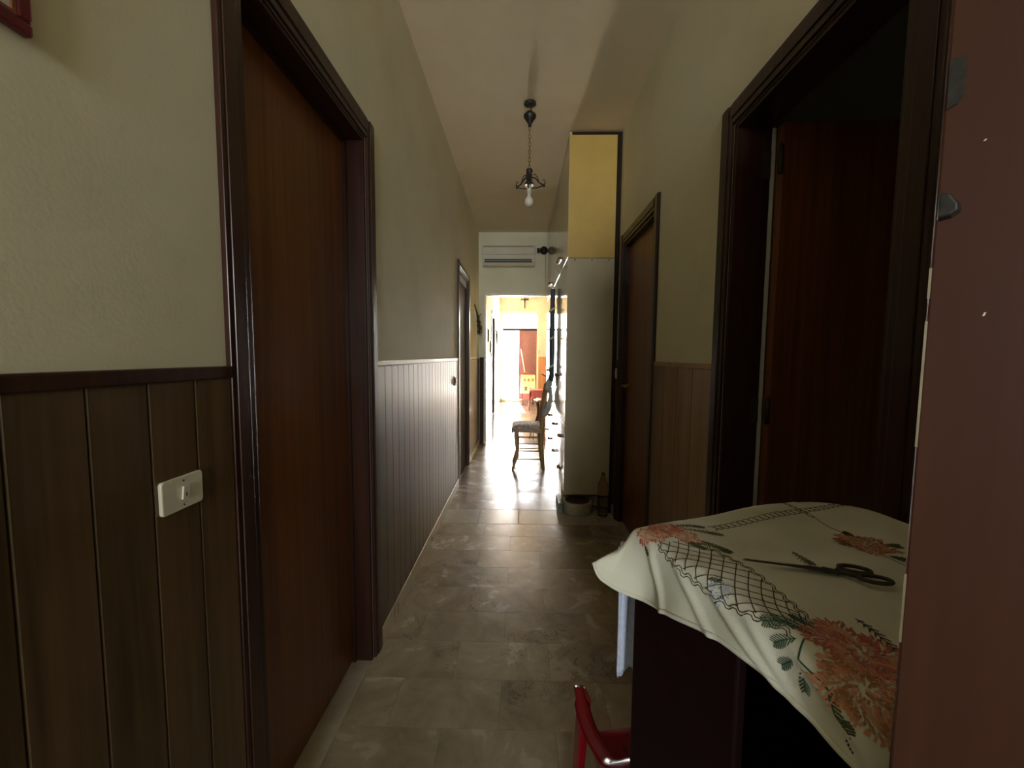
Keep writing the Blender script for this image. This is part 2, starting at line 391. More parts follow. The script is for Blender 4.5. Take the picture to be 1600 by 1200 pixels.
# small cut tiles, one object each
TW, TD, J = 0.38, 0.2023, 0.0009
def tile_mesh(w, d, name, mat):
    m = MB(); h = 0.006; b = 0.0005
    vs = [(J/2, J/2, -0.004), (w-J/2, J/2, -0.004), (w-J/2, d-J/2, -0.004), (J/2, d-J/2, -0.004),
          (J/2, J/2, -b), (w-J/2, J/2, -b), (w-J/2, d-J/2, -b), (J/2, d-J/2, -b),
          (J/2+b, J/2+b, 0), (w-J/2-b, J/2+b, 0), (w-J/2-b, d-J/2-b, 0), (J/2+b, d-J/2-b, 0)]
    fs = [(8, 9, 10, 11)]
    for a in (0, 4):
        for i in range(4): fs.append((a+i, a+(i+1) % 4, a+4+(i+1) % 4, a+4+i))
    m.add(vs, fs); return m.mesh(name, mat)
tm = {}
def put_tile(x, y, w, d, parent, mat='tile', z=0.0):
    key = (round(w, 4), round(d, 4), mat)
    if key not in tm: tm[key] = tile_mesh(w, d, 'tile', M[mat])
    o = bpy.data.objects.new('tile', tm[key]); C.objects.link(o); o.parent = parent; o.location = (x, y, z + random.uniform(-0.0002, 0.0003))
def tile_rows(y0, y1, flip=0):
    y = y0; r = flip
    while y < y1 - 0.01:
        d = min(TD, y1 - y); x = XL
        cuts = [0.345, 0.38, 0.38, 0.235] if r % 2 == 0 else [0.155, 0.38, 0.38, 0.38, 0.045]
        for w in cuts:
            put_tile(x, y, w, d, fl); x += w
        y += d; r += 1
tile_rows(2.85-TD*13, 2.85)
tile_rows(3.12, 5.50, 1)
for x0 in (-0.60, -0.318, -0.013, 0.292, 0.597):
    w = {-0.60: 0.282, 0.597: 0.143}.get(x0, 0.305)
    put_tile(x0+0.0015, 2.852, w-0.003, 0.266, fl, 'sill')
obj('paving', MB().box(XL, XR, 5.50, YF+0.2, -0.004, 0.0), M['floor'], fl)
obj('paving', MB().box(XL, XR, YB, 2.85-TD*13, -0.004, 0.0), M['floor'], fl)
# stone sills of the doorways
for (a, b, x0, x1) in ((L1[0], L1[1], XL-T, XL), (L2[0], L2[1], XL-T, XL), (L6[0], L6[1], XL-T, XL), (R1[0], R1[1], XR, XR+T), (R2[0], R2[1], XR, XR+T)):
    obj('door_sill', MB().box(x0, x1, a, b, -0.004, 0.001), M['sill'], fl)
obj('door_sill', MB().box(fx0, fx1, YF-0.06, YF+0.2, 0.0, 0.06), M['sill'], fl)

# skirting
def skirt(name, spans, x0, x1, label):
    m = MB()
    for a, b in spans: m.box(x0, x1, a, b, 0, 0.075)
    o = struct(name, label, m, M['baseboard'], cat='skirting'); md = o.modifiers.new('bevel', 'BEVEL'); md.width = 0.003; md.segments = 2
skirt('baseboard_left', [(YB, 0.785), (1.60, 3.68), (4.46, YE), (YE+T, 7.78), (8.67, YF)], XL, XL+0.014, 'beige stone skirting along the left wall')
skirt('baseboard_right', [(YB, 0.743), (1.53, 2.20), (3.01, 3.30), (YE+T, YF)], XR-0.014, XR, 'beige stone skirting along the right wall')

# ------------------------------------------------------------------ wainscot planks, one object each
ZT = 1.225
PW = 0.0893
def plank_mesh(w, d, mat, z0=0.075, z1=ZT-0.024):
    m = MB(); g = 0.0012; b = 0.0014
    # local: y along the wall, x out of the wall
    vs = []
    for z in (z0, z1):
        vs += [(0, g, z), (d-b, g, z), (d, g+b, z), (d, w-g-b, z), (d-b, w-g, z), (0, w-g, z)]
    fs = [(i, (i+1) % 6, 6+(i+1) % 6, 6+i) for i in range(6)] + [tuple(range(5, -1, -1)), tuple(range(6, 12))]
    m.add(vs, fs); return m.mesh('plank', mat)
pm = {}
def planks(parent, x, sgn, y0, y1, mat, w=PW):
    obj('panel_backing', MB().box(x, x+sgn*0.003, y0, y1, 0.075, ZT-0.024), M['dark_gap'], parent)
    n = max(1, round((y1-y0)/w)); w = (y1-y0)/n
    key = (round(w, 4), mat, sgn)
    if key not in pm: pm[key] = plank_mesh(w, 0.009*sgn, M[mat])
    for i in range(n):
        o = bpy.data.objects.new('plank', pm[key]); C.objects.link(o); o.parent = parent; o.location = (x, y0+i*w, 0)
planks(wl, XL, 1, 0.785-PW*9, 0.785, 'plank', 0.0893)
planks(wl, XL, 1, 1.60, 3.68, 'plank', 0.0893)
planks(wl, XL, 1, 4.46, YE, 'plank')
planks(wl, XL, 1, YE+T, 7.78, 'plank', 0.18)
planks(wl, XL, 1, 8.67, YF, 'plank', 0.18)
planks(wr, XR, -1, 1.53, 2.20, 'pale_plank', 0.165)
planks(wr, XR, -1, 3.01, 3.40, 'plank', 0.13)
def dado(parent, x, sgn, y0, y1, mat, lab=None, th=0.014, hh=0.024):
    m = MB().box(x, x+sgn*th, y0, y1, ZT-hh, ZT); obj('dado_rail', m, M[mat], parent, 0.003, lab)
dado(wl, XL, 1, -0.02, 0.785, 'mahogany', 'dark dado rail')
for a, b in ((1.60, 3.68), (4.46, YE)): dado(wl, XL, 1, a, b, 'frame_cream', 'pale dado rail', 0.010, 0.022)
dado(wl, XL, 1, YE+T, 7.78, 'frame_cream'); dado(wl, XL, 1, 8.67, YF, 'frame_cream')
dado(wr, XR, -1, 1.53, 2.20, 'pale_plank', 'flush brown dado rail', 0.010, 0.024); dado(wr, XR, -1, 3.01, 3.40, 'plank')
# panelling on the end wall pier and the far wall
m = MB().box(XL+0.014, -0.527, YE-0.010, YE, 0.0, ZT); obj('end_panel', m, M['pier'], we, 0.002, 'dark brown pier panel')
for (a, b) in ((0.455, 0.55), (0.55, 0.645), (0.645, 0.735)):
    obj('plank', MB().box(a+0.003, b-0.003, YF-0.012, YF, 0.0, ZT), M['orange_plank'], wf, 0.002)

# ------------------------------------------------------------------ doors
def casing(parent, x, sgn, y0, y1, zt, mat, w=0.07, th=0.016, depth=T, sides=(1, 1)):
    """architrave around an opening y0..y1 on the wall face x, plus the jamb lining going into the wall"""
    def prof_v(ya, yb, z1):      # moulded board: two steps
        m = MB(); s = 1 if yb > ya else -1; W = abs(yb-ya)
        m.box(x, x+sgn*th*0.72, ya, ya+s*W*0.30, 0, z1)
        m.box(x, x+sgn*th, ya+s*W*0.30, ya+s*W*0.82, 0, z1)
        m.box(x, x+sgn*th*0.80, ya+s*W*0.82, yb, 0, z1)
        return m
    if sides[0]: obj('architrave', prof_v(y0, y0-w, zt+w), M[mat], parent, 0.002)
    if sides[1]: obj('architrave', prof_v(y1, y1+w, zt+w), M[mat], parent, 0.002)
    m = MB(); m.box(x, x+sgn*th*0.72, y0, y1, zt, zt+w*0.30); m.box(x, x+sgn*th, y0, y1, zt+w*0.30, zt+w*0.82); m.box(x, x+sgn*th*0.8, y0, y1, zt+w*0.82, zt+w)
    obj('head_architrave', m, M[mat], parent, 0.002)
    l = 0.018; xo = x - sgn*depth
    obj('jamb', MB().box(xo, x, y0, y0+l, 0, zt-l), M[mat], parent, 0.001)
    obj('jamb', MB().box(xo, x, y1-l, y1, 0, zt-l), M[mat], parent, 0.001)
    obj('door_head', MB().box(xo, x, y0, y1, zt-l, zt), M[mat], parent, 0.001)
def handle(parent, x, sgn, y, z, dirn):
    o = obj('door_handle', MB().lathe((x, y, z), [(0.022, 0), (0.022, sgn*0.006), (0.010, sgn*0.010), (0.009, sgn*0.045)], 14, axis='x')
            .tube([(x+sgn*0.042, y, z), (x+sgn*0.046, y+dirn*0.03, z), (x+sgn*0.044, y+dirn*0.11, z-0.006)], [0.009, 0.008, 0.006], 8), M['brass'], parent, label='brass lever handle')
    obj('keyhole_plate', MB().lathe((x, y, z-0.09), [(0.014, 0), (0.014, sgn*0.004), (0.004, sgn*0.005)], 12, axis='x'), M['brass'], parent)
    return o
# near left door, closed, set back in the wall
d1 = struct('door_1', 'tall sapele door in a dark mahogany frame at near left', loc=(XL, 1.19, 0), cat='door')
casing(d1, XL, 1, *L1, ZD, 'mahogany')
obj('door_leaf', MB().box(XL-0.115, XL-0.075, L1[0]+0.018, L1[1]-0.018, 0.006, ZD-0.018), M['leaf_wood'], d1, 0.002, 'orange-brown veneered leaf')
m = MB(); m.box(XL-0.075, XL-0.062, L1[1]-0.030, L1[1]-0.018, 0, ZD-0.018); m.box(XL-0.075, XL-0.062, L1[0]+0.018, L1[0]+0.030, 0, ZD-0.018); m.box(XL-0.075, XL-0.062, L1[0]+0.03, L1[1]-0.03, ZD-0.03, ZD-0.018)
obj('door_stop', m, M['mahogany'], d1)
# further left door, leaf short of the head, a pale strip above it imitates light
d2 = struct('door_2', 'narrow dark door further down the left wall with a pale strip for light above', loc=(XL, 4.07, 0), cat='door')
casing(d2, XL, 1, *L2, ZD, 'mahogany')
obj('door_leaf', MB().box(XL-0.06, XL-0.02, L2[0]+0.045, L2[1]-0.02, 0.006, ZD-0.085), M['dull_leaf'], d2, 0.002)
obj('head_light_strip', MB().box(XL-0.05, XL-0.012, L2[0]+0.018, L2[1]-0.018, ZD-0.085, ZD-0.018), M['pale_tone'], d2, 0.001, 'pale strip painted for the light above the leaf')
# far left doorway beyond the passage
d6 = struct('door_6', 'dark doorway in the left wall beyond the passage', loc=(XL, 8.22, 0), cat='door')
casing(d6, XL, 1, *L6, ZD, 'mahogany')
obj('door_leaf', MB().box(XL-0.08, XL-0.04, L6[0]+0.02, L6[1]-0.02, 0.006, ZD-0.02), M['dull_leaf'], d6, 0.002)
# big right doorway with its leaf swung into the side room
d3 = struct('door_3', 'wide open doorway at right, leaf swung into the dim room', loc=(XR, 1.13, 0), cat='door')
casing(d3, XR, -1, *R1, ZD, 'mahogany')
lf = obj('door_leaf', MB().box(XR+T+0.018, XR+T+0.70, 1.405, 1.445, 0.008, ZD-0.020), M['leaf_wood'], d3, 0.002, 'orange-brown open leaf seen flat on')
obj('gap_light_strip', MB().box(XR+T+0.001, XR+T+0.013, 1.440, 1.446, 0.004, ZD-0.024), M['pale_tone'], d3, 0.0, 'pale grey strip painted for light through the hinge gap')  # pale strip takes the place of light showing through the hinge gap
for z in (1.92, 1.06, 0.25):
    h = obj('hinge', MB().lathe((XR+T+0.009, 1.402, z-0.045), [(0.008, 0), (0.008, 0.09)], 10).box(XR+T-0.030, XR+T+0.002, 1.4415, 1.4425, z-0.045, z+0.045)
            .lathe((XR+T+0.009, 1.402, z+0.045), [(0.005, 0), (0.006, 0.006), (0.0, 0.010)], 10), M['steel_dark'], d3)
# small right door, closed
d4 = struct('door_4', 'closed brown door beside the wardrobe on the right wall', loc=(XR, 2.6, 0), cat='door')
casing(d4, XR, -1, *R2, ZD, 'mahogany')
obj('door_leaf', MB().box(XR+0.035, XR+0.075, R2[0]+0.018, R2[1]-0.018, 0.006, ZD-0.018), M['leaf_wood'], d4, 0.002)
handle(d4, XR+0.035, -1, 2.86, 1.04, -1)
# leaf right beside the camera
hx, hy = 0.70, -0.15
ex, ey = 0.270, 0.272
dv = Vector((hx-ex, hy-ey, 0)); Ld = dv.length; dv.normalize(); nv = Vector((-dv.y, dv.x, 0))   # away from the camera
d5 = struct('door_5', 'red-brown open door leaf close at the right edge with scuffs', loc=(hx, hy, 0), cat='door')
m = MB().obox((ex, ey, 0.008), dv*Ld, nv*0.036, (0, 0, 2.04)); obj('door_leaf', m, M['red_leaf'], d5, 0.0015)
def on_leaf(s, z, d): return Vector((ex, ey, 0)) + dv*s - nv*d + Vector((0, 0, z))
m = MB()
pts = [(0.0012, 1.439), (0.0085, 1.439), (0.0085, 1.416), (0.006, 1.411), (0.0012, 1.409)]
vs = [on_leaf(s, z, 0.0) for s, z in pts] + [on_leaf(s, z, 0.0016) for s, z in pts]
m.add(vs, [tuple(range(4, -1, -1)), tuple(range(5, 10))] + [(i, (i+1) % 5, 5+(i+1) % 5, 5+i) for i in range(5)])
obj('latch_plate', m, M['latch'], d5, label='dull dark steel plate')
m = MB(); pts = [(0.001, 1.358), (0.007, 1.356), (0.0115, 1.348), (0.012, 1.343), (0.008, 1.340), (0.001, 1.339)]
vs = [on_leaf(s, z, 0.0) for s, z in pts] + [on_leaf(0.001+(s-0.001)*0.8, 1.350+(z-1.350)*0.8, 0.005) for s, z in pts]
m.add(vs, [tuple(range(5, -1, -1)), tuple(range(6, 12))] + [(i, (i+1) % 6, 6+(i+1) % 6, 6+i) for i in range(6)])
obj('latch_knob', m, M['latch'], d5, 0.001)
for (s, z, l) in ((0.024, 1.277, 0.0022), (0.018, 1.384, 0.001), (0.05, 1.17, 0.0012)):
    obj('paint_chip', MB().obox(on_leaf(s, z, 0.0), dv*0.0007+Vector((0, 0, l)), dv*0.0009, -nv*0.0003), M['frame_cream'], d5, label='pale paint chip')
for (z0, z1) in ((1.19, 1.275), (1.29, 1.31), (1.05, 1.10)):
    obj('worn_edge', MB().obox(on_leaf(-0.0005, z0, 0.0002), dv*0.0013, -nv*0.0003, (0, 0, z1-z0)), M['chrome'], d5, label='pale worn edge')

# outer glazed door at the far end
d7 = struct('door_7', 'bright outer door with a transom light and one plum-brown leaf closed', loc=(0, YF, 0), cat='door')
m = MB(); y0, y1 = YF+0.02, YF+0.09
m.box(fx0, fx1, y0, y1, fz1-0.04, fz1); m.box(fx0, fx0+0.04, y0, y1, 0.06, fz1); m.box(fx1-0.03, fx1, y0, y1, 0.06, fz1)
obj('door_frame', m, M['frame_cream'], d7, 0.003)
obj('transom_bar', MB().box(fx0+0.04, fx1-0.03, y0-0.01, y1, 1.925, 1.995), M['mahogany'], d7, 0.003)
obj('pane', MB().box(fx0+0.04, fx1-0.03, y0+0.03, y0+0.034, 1.985, fz1-0.04), M['pane'], d7)
obj('door_leaf', MB().box(-0.075, fx1-0.03, y0+0.005, y0+0.05, 0.065, 1.94), M['far_leaf'], d7, 0.003, 'plum-brown closed leaf')
obj('panel_moulding', MB().box(0.02, fx1-0.12, y0-0.004, y0+0.006, 1.05, 1.82).box(0.02, fx1-0.12, y0-0.004, y0+0.006, 0.2, 0.9), M['far_leaf'], d7, 0.004)
obj('door_leaf', MB().box(fx0+0.04, fx0+0.075, y1+0.005, y1+0.44, 0.065, 1.94), M['far_leaf'], d7, 0.003)
m = MB(); w = 0.05
m.box(fx0-w, fx0, YF-0.012, YF, 0, fz1+w); m.box(fx1, fx1+0.015, YF-0.012, YF, 0, fz1+w); m.box(fx0-0.04, fx1+0.015, YF-0.014, YF-0.001, fz1, fz1+w)
obj('surround', m, M['frame_cream'], d7, 0.002)

# passage frame in the cross wall
t1 = struct('trim_1', 'cream painted frame around the passage', loc=(0, YE, 0), cat='trim')
m = MB(); m.box(-0.527, -0.497, YE-0.018, YE+T+0.01, 0, 2.11); obj('frame_post', m, M['frame_cream'], t1, 0.003)
m = MB(); m.box(-0.497, 0.385, YE-0.018, YE+T+0.01, 2.075, 2.11); obj('frame_head', m, M['frame_cream'], t1, 0.003)
m = MB(); m.box(0.385, 0.41, YE-0.018, YE+T+0.01, 0, 2.11); obj('frame_post', m, M['frame_cream'], t1, 0.003)

# ------------------------------------------------------------------ outside
tag(obj('terrace', MB().box(-6, 6, YF+0.2, 22, -0.12, -0.02), M['terrace']), 'pale sunlit terrace outside the far door', 'terrace')['kind'] = 'structure'
tag(obj('parapet_wall', MB().box(-6, 6, 17, 17.2, -0.12, 0.35), M['terrace'], None, 0.01), 'low pale wall at the end of the terrace', 'wall')['kind'] = 'structure'

# ------------------------------------------------------------------ wardrobe
WX, WY0, WY1, WZ0 = 0.345, 3.08, 5.46, 0.15
wd = thing('wardrobe', 'tall glossy cream built-in wardrobe reaching the ceiling on the right', 'wardrobe', (0.54, WY0, 0))
obj('carcass', MB().box(WX+0.02, XR-0.016, WY0+0.02, WY1, WZ0, ZC-0.003), M['cream_side'], wd)
obj('side_panel', MB().box(WX+0.003, XR-0.038, WY0, WY0+0.019, WZ0, 1.998), M['cream_side'], wd, 0.0015, 'grey-cream lower side panel')
obj('side_panel', MB().box(WX+0.003, XR-0.038, WY0, WY0+0.019, 2.001, ZC-0.028), M['ochre_side'], wd, 0.0015, 'ochre upper side panel')
obj('gap_shade', MB().box(XR-0.037, XR-0.001, WY0+0.008, WY0+0.02, 0.0, ZC-0.02).box(WX+0.003, XR-0.001, WY0+0.006, WY0+0.02, ZC-0.027, ZC-0.004), M['dark_gap'], wd, label='dark strip painted for the shade of the gap')  # dark strip by the wall stands in for the gap's shadow
for xx in (0.40, 0.53, 0.66):
    obj('screw', MB().lathe((xx, WY0-0.001, 1.985), [(0.006, 0.003), (0.006, 0.0), (0.0, -0.001)], 10, axis='y'), M['brass'], wd)
obj('plinth', MB().box(WX+0.006, WX+0.024, WY0+0.24, WY1, 0.0, WZ0), M['cream_gloss'], wd, 0.002)
obj('plinth', MB().box(WX+0.024, XR-0.016, WY0+0.17, WY0+0.19, 0.0, WZ0), M['cream_side'], wd)
nd = 4; dw = (WY1-WY0)/nd
def crown_knob(dr, y, z):
    x = WX
    o = obj('knob', MB().lathe((x, y, z), [(0.012, 0), (0.006, -0.006), (0.006, -0.014), (0.018, -0.024), (0.014, -0.032), (0.0, -0.034)], 12, axis='x')
            .lathe((x, y-0.028, z), [(0.008, 0), (0.014, -0.010), (0.010, -0.02), (0.0, -0.022)], 10, axis='x')
            .lathe((x, y+0.028, z), [(0.008, 0), (0.014, -0.010), (0.010, -0.02), (0.0, -0.022)], 10, axis='x')
            .box(x-0.006, x, y-0.036, y+0.036, z-0.008, z+0.008), M['knob'], dr, label='red-brown ornate knob')
for i in range(nd):
    a, b = WY0+i*dw+0.0015, WY0+(i+1)*dw-0.0015
    up = obj('door', MB().box(WX, WX+0.018, a, b, 2.003, ZC-0.006), M['cream_gloss'], wd, 0.002)
    lo = obj('door', MB().box(WX, WX+0.018, a, b, 0.705, 1.999), M['cream_gloss'], wd, 0.002)
    dr = obj('drawer', MB().box(WX, WX+0.018, a, b, 0.432, 0.701), M['cream_gloss'], wd, 0.002)
    dr2 = obj('drawer', MB().box(WX, WX+0.018, a, b, WZ0, 0.428), M['cream_gloss'], wd, 0.002)
    ky = b-0.05 if i % 2 == 0 else a+0.05
    crown_knob(up, ky, 2.12); crown_knob(lo, ky, 1.08); crown_knob(dr, (a+b)/2, 0.565); crown_knob(dr2, (a+b)/2, 0.29)

# garments hanging on the wardrobe doors
def hanging_strip():
    t = thing('garment_bag', 'long dark slate bag hanging flat on the wardrobe doors', 'bag', (0.32, 4.05, 1.0))
    def f(u, v):
        z = 1.00 + v*0.92; y = 4.05 + (u-0.5)*0.20*(0.8+0.2*math.sin(v*5)); x = 0.312 + 0.008*math.sin(u*9+v*4) - 0.006*(1-v)
        return (x, y, z)
    obj('bag_body', MB().grid(f, 10, 24), M['slate_cloth'], t, solid=0.03)
    for z in (1.12, 1.40, 1.68):
        obj('white_band', MB().obox((0.268, 3.930, z), (0.06, 0, 0.035), (0, 0.012, 0), (0, 0, 0.022)), M['grey_cloth'], t, 0.002, 'white band')
    obj('hook', MB().tube([(0.318, 4.05, 1.92), (0.318, 4.05, 1.98), (0.325, 4.06, 2.01), (0.333, 4.05, 2.02), (0.336, 4.05, 2.10), (0.332, 4.05, 2.125)], 0.004, 6), M['chrome'], t)
hanging_strip()
t = thing('clothes_hanger', 'thin dark clothes hanger sticking out from the wardrobe knob', 'hanger', (0.29, 3.97, 1.06))
obj('hanger_wire', MB().tube([(0.20, 3.86, 1.075), (0.25, 3.86, 1.05), (0.30, 3.87, 1.085), (0.335, 3.88, 1.05)], 0.004, 6).tube([(0.30, 3.87, 1.085), (0.30, 3.87, 1.13), (0.318, 3.875, 1.14), (0.33, 3.88, 1.12)], 0.003, 6)
    .tube([(0.20, 3.86, 1.075), (0.26, 3.89, 1.03), (0.335, 3.88, 1.05)], 0.003, 6), M['iron'], t)
cg = thing('cardigan', 'bundled cream cardigan hooked on the wardrobe and sagging over the straw chair back', 'clothing', (0.30, 4.24, 0.6))
def bundle(name, pts, rad, n, seed):
    rn = random.Random(seed); m = MB(); P_ = [Vector(p) for p in pts]; L_ = []; R_ = []
    for i in range(len(P_)-1):
        for q in range(6): f = q/6; L_.append(P_[i].lerp(P_[i+1], f)); R_.append(rad[i]+(rad[i+1]-rad[i])*f)
    L_.append(P_[-1]); R_.append(rad[-1]); m.tube(L_, R_, n)
    out = []
    for i, v in enumerate(m.v):
        c = L_[min(len(L_)-1, i//n)]; j = i % n; k = 1 + 0.22*math.sin(j*2*PI/n*4 + i//n*0.35 + seed) + 0.08*rn.uniform(-1, 1)
        out.append(tuple(c + (Vector(v)-c)*k))
    m.v = out; return obj(name, m, M['grey_cloth'], cg)
bundle('gathered_body', [(0.318, 4.16, 1.06), (0.300, 4.17, 0.98), (0.285, 4.18, 0.92), (0.300, 4.19, 0.87)], [0.012, 0.030, 0.040, 0.022], 24, 1)
bundle('twisted_waist', [(0.300, 4.19, 0.90), (0.315, 4.20, 0.84), (0.312, 4.20, 0.76)], [0.020, 0.022, 0.026], 20, 2)
bundle('sleeve', [(0.312, 4.20, 0.79), (0.296, 4.20, 0.72), (0.268, 4.20, 0.66), (0.250, 4.20, 0.61)], [0.020, 0.034, 0.032, 0.024], 24, 3)

# ------------------------------------------------------------------ air conditioner and fixtures on the cross wall
ac = thing('air_conditioner', 'slim off-white air conditioner above the passage', 'air conditioner', (-0.19, YE, 2.46))
ax0, ax1, az0, az1, ay = -0.535, 0.165, 2.45, 2.715, YE-0.19
prof = [(YE-0.004, az0+0.01), (ay+0.05, az0), (ay+0.01, az0+0.05), (ay, az0+0.09), (ay, az1-0.05), (ay+0.02, az1-0.01), (ay+0.05, az1), (YE-0.004, az1)]
m = MB(); vs = [(ax0, y, z) for y, z in prof] + [(ax1, y, z) for y, z in prof]; k = len(prof)
m.add(vs, [tuple(range(k)), tuple(range(2*k-1, k-1, -1))] + [(i, i+k, (i+1) % k+k, (i+1) % k) for i in range(k)])
obj('casing', m, M['ac_white'], ac, 0.006)
obj('front_panel', MB().box(ax0+0.004, ax1-0.004, ay-0.010, ay-0.001, az0+0.135, az1-0.035), M['ac_white'], ac, 0.004)
obj('lower_panel', MB().box(ax0+0.004, ax1-0.004, ay-0.009, ay-0.001, az0+0.082, az0+0.130), M['ac_white'], ac, 0.003)
obj('air_outlet', MB().obox((ax0+0.03, ay+0.006, az0+0.036), (0.63, 0, 0), (0, 0.012, 0), (0, -0.006, 0.040)), M['black'], ac, label='dark outlet slot')
obj('louvre', MB().obox((ax0+0.035, ay-0.002, az0+0.054), (0.62, 0, 0), (0, 0.010, 0.004), (0, 0, 0.003)), M['ac_white'], ac)
obj('top_grille', MB().box(ax0+0.02, ax1-0.02, ay-0.002, ay+0.004, az1-0.030, az1-0.012), M['cream_side'], ac)
sp = thing('alarm_siren', 'small dark rounded alarm sounder in the corner beside the air conditioner', 'alarm', (0.29, YE, 2.68))
obj('body', MB().lathe((0.29, YE, 2.68), [(0.05, -0.002), (0.055, -0.03), (0.045, -0.06), (0.0, -0.07)], 16, axis='y'), M['black'], sp)
obj('horn', MB().tube([(0.29, YE-0.05, 2.68), (0.235, YE-0.055, 2.675), (0.20, YE-0.06, 2.67)], [0.018, 0.026, 0.034], 12), M['black'], sp)
obj('cable', MB().tube([(0.315, YE-0.006, 2.63), (0.318, YE-0.006, 2.2), (0.312, YE-0.008, 2.14), (0.30, YE-0.01, 2.145)], 0.004, 6), M['cream_side'], sp)

# crucifix over the outer door
cr = thing('crucifix', 'small dark crucifix on the wall above the outer door', 'crucifix', (0.072, YF, 2.55))
obj('cross', MB().box(0.062, 0.082, YF-0.016, YF-0.002, 2.515, 2.800).box(-0.035, 0.179, YF-0.0155, YF-0.003, 2.742, 2.764), M['iron'], cr, 0.002)
m = MB().tube([(0.072, YF-0.026, 2.586), (0.070, YF-0.028, 2.666), (0.072, YF-0.026, 2.746), (0.072, YF-0.03, 2.771)], [0.006, 0.010, 0.014, 0.010], 8)
m.tube([(-0.022, YF-0.022, 2.766), (0.03, YF-0.026, 2.751), (0.072, YF-0.028, 2.741), (0.114, YF-0.026, 2.751), (0.166, YF-0.022, 2.766)], [0.004, 0.006, 0.009, 0.006, 0.004], 6)
m.lathe((0.072, YF-0.03, 2.778), [(0.0, -0.014), (0.011, -0.006), (0.013, 0.004), (0.008, 0.013), (0.0, 0.015)], 10)
obj('figure', m, M['iron'], cr)
obj('cord_hook', MB().tube([(0.472, YF-0.012, 1.41), (0.472, YF-0.02, 1.36), (0.465, YF-0.02, 1.30)], 0.008, 6), M['brass'], wf, label='small brass wall hook')

# ------------------------------------------------------------------ ceiling lamp
lx, ly = 0.040, 2.75
lp = thing('pendant_lamp', 'dark wrought iron pendant lamp with one bare bulb on a chain', 'lamp', (lx, ly, 2.46))
obj('ceiling_rose', MB().lathe((lx, ly, ZC), [(0.040, 0), (0.042, -0.010), (0.020, -0.022), (0.008, -0.026), (0.008, -0.034)], 18), M['iron'], lp)
obj('canopy', MB().lathe((lx, ly, 2.80), [(0.010, 0.078), (0.024, 0.070), (0.042, 0.052), (0.042, 0.040), (0.024, 0.015), (0.011, -0.005), (0.010, -0.022), (0.004, -0.024)], 18), M['iron'], lp)
obj('hook', MB().tube([(lx, ly, 2.90), (lx+0.012, ly, 2.893), (lx+0.008, ly, 2.882), (lx, ly, 2.876)], 0.004, 6), M['iron'], lp)
zt, zb = 2.778, 2.503; nl = 11; ll = (zt-zb)/nl
lm = None
for i in range(nl):
    zc = zt - (i+0.5)*ll; m = MB(); pts = []
    for q in range(14):
        a = 2*PI*q/14; ca, sa = math.cos(a)*0.0075, math.sin(a)*(ll*0.62)
        pts.append((lx+(ca if i % 2 == 0 else ca*0.2), ly+(0 if i % 2 == 0 else ca), zc+sa))
    obj('chain_link', m.tube(pts, 0.0024, 6, closed=True), M['brass'], lp)
obj('stem', MB().lathe((lx, ly, 2.40), [(0.030, 0.0), (0.032, 0.010), (0.018, 0.022), (0.020, 0.06), (0.016, 0.075), (0.024, 0.092), (0.022, 0.102), (0.006, 0.108)], 16), M['iron'], lp)
for k in range(3):
    a = 0.35 + k*2*PI/3; d = Vector((math.cos(a), math.sin(a), 0)); c = Vector((lx, ly, 0))
    m = MB(); up = [c+d*0.018+Vector((0, 0, 2.455)), c+d*0.045+Vector((0, 0, 2.452)), c+d*0.075+Vector((0, 0, 2.425)), c+d*0.105+Vector((0, 0, 2.415)), c+d*0.118+Vector((0, 0, 2.43)), c+d*0.112+Vector((0, 0, 2.45)), c+d*0.098+Vector((0, 0, 2.447))]
    m.tube(up, [0.005, 0.005, 0.005, 0.006, 0.004, 0.003, 0.003], 6)
    m.tube([c+d*0.105+Vector((0, 0, 2.413)), c+d*0.06+Vector((0, 0, 2.392)), c+d*0.015+Vector((0, 0, 2.378))], 0.0045, 6)
    m.tube([c+d*0.02+Vector((0, 0, 2.47)), c+d*0.04+Vector((0, 0, 2.478)), c+d*0.058+Vector((0, 0, 2.462)), c+d*0.07+Vector((0, 0, 2.43))], 0.003, 6)
    m.lathe(tuple(c+d*0.108+Vector((0, 0, 2.412))), [(0.0, -0.010), (0.009, -0.004), (0.009, 0.004), (0.0, 0.010)], 10)
    obj('arm', m, M['iron'], lp)
obj('bulb_holder', MB().lathe((lx, ly, 2.345), [(0.015, 0.0), (0.016, 0.05), (0.012, 0.055)], 16), M['white_plastic'], lp)
obj('bulb', MB().lathe((lx, ly, 2.262), [(0.0, 0.0), (0.016, 0.003), (0.027, 0.014), (0.030, 0.030), (0.026, 0.046), (0.016, 0.060), (0.011, 0.068), (0.011, 0.084)], 20), M['bulb'], lp, label='round unlit bulb')

# ------------------------------------------------------------------ small things on the left wall
def rr_plate(yc, zc, w, h, r, x0, x1):
    m = MB(); pts = []
    for (cy, cz, a0) in ((yc+w/2-r, zc+h/2-r, 0), (yc-w/2+r, zc+h/2-r, PI/2), (yc-w/2+r, zc-h/2+r, PI), (yc+w/2-r, zc-h/2+r, 1.5*PI)):
        for q in range(5): a = a0+q*PI/8; pts.append((cy+r*math.cos(a), cz+r*math.sin(a)))
    k = len(pts); vs = [(x0, y, z) for y, z in pts] + [(x1, y, z) for y, z in pts]
    return m.add(vs, [tuple(range(k)), tuple(range(2*k-1, k-1, -1))] + [(i, i+k, (i+1) % k+k, (i+1) % k) for i in range(k)])
sx = XL+0.009
sw = thing('light_switch', 'ivory light switch on the brown panelling at near left', 'switch', (sx, 0.654, 1.009))
obj('plate', rr_plate(0.654, 1.009, 0.083, 0.058, 0.006, sx, sx+0.007), M['white_plastic'], sw, 0.002)
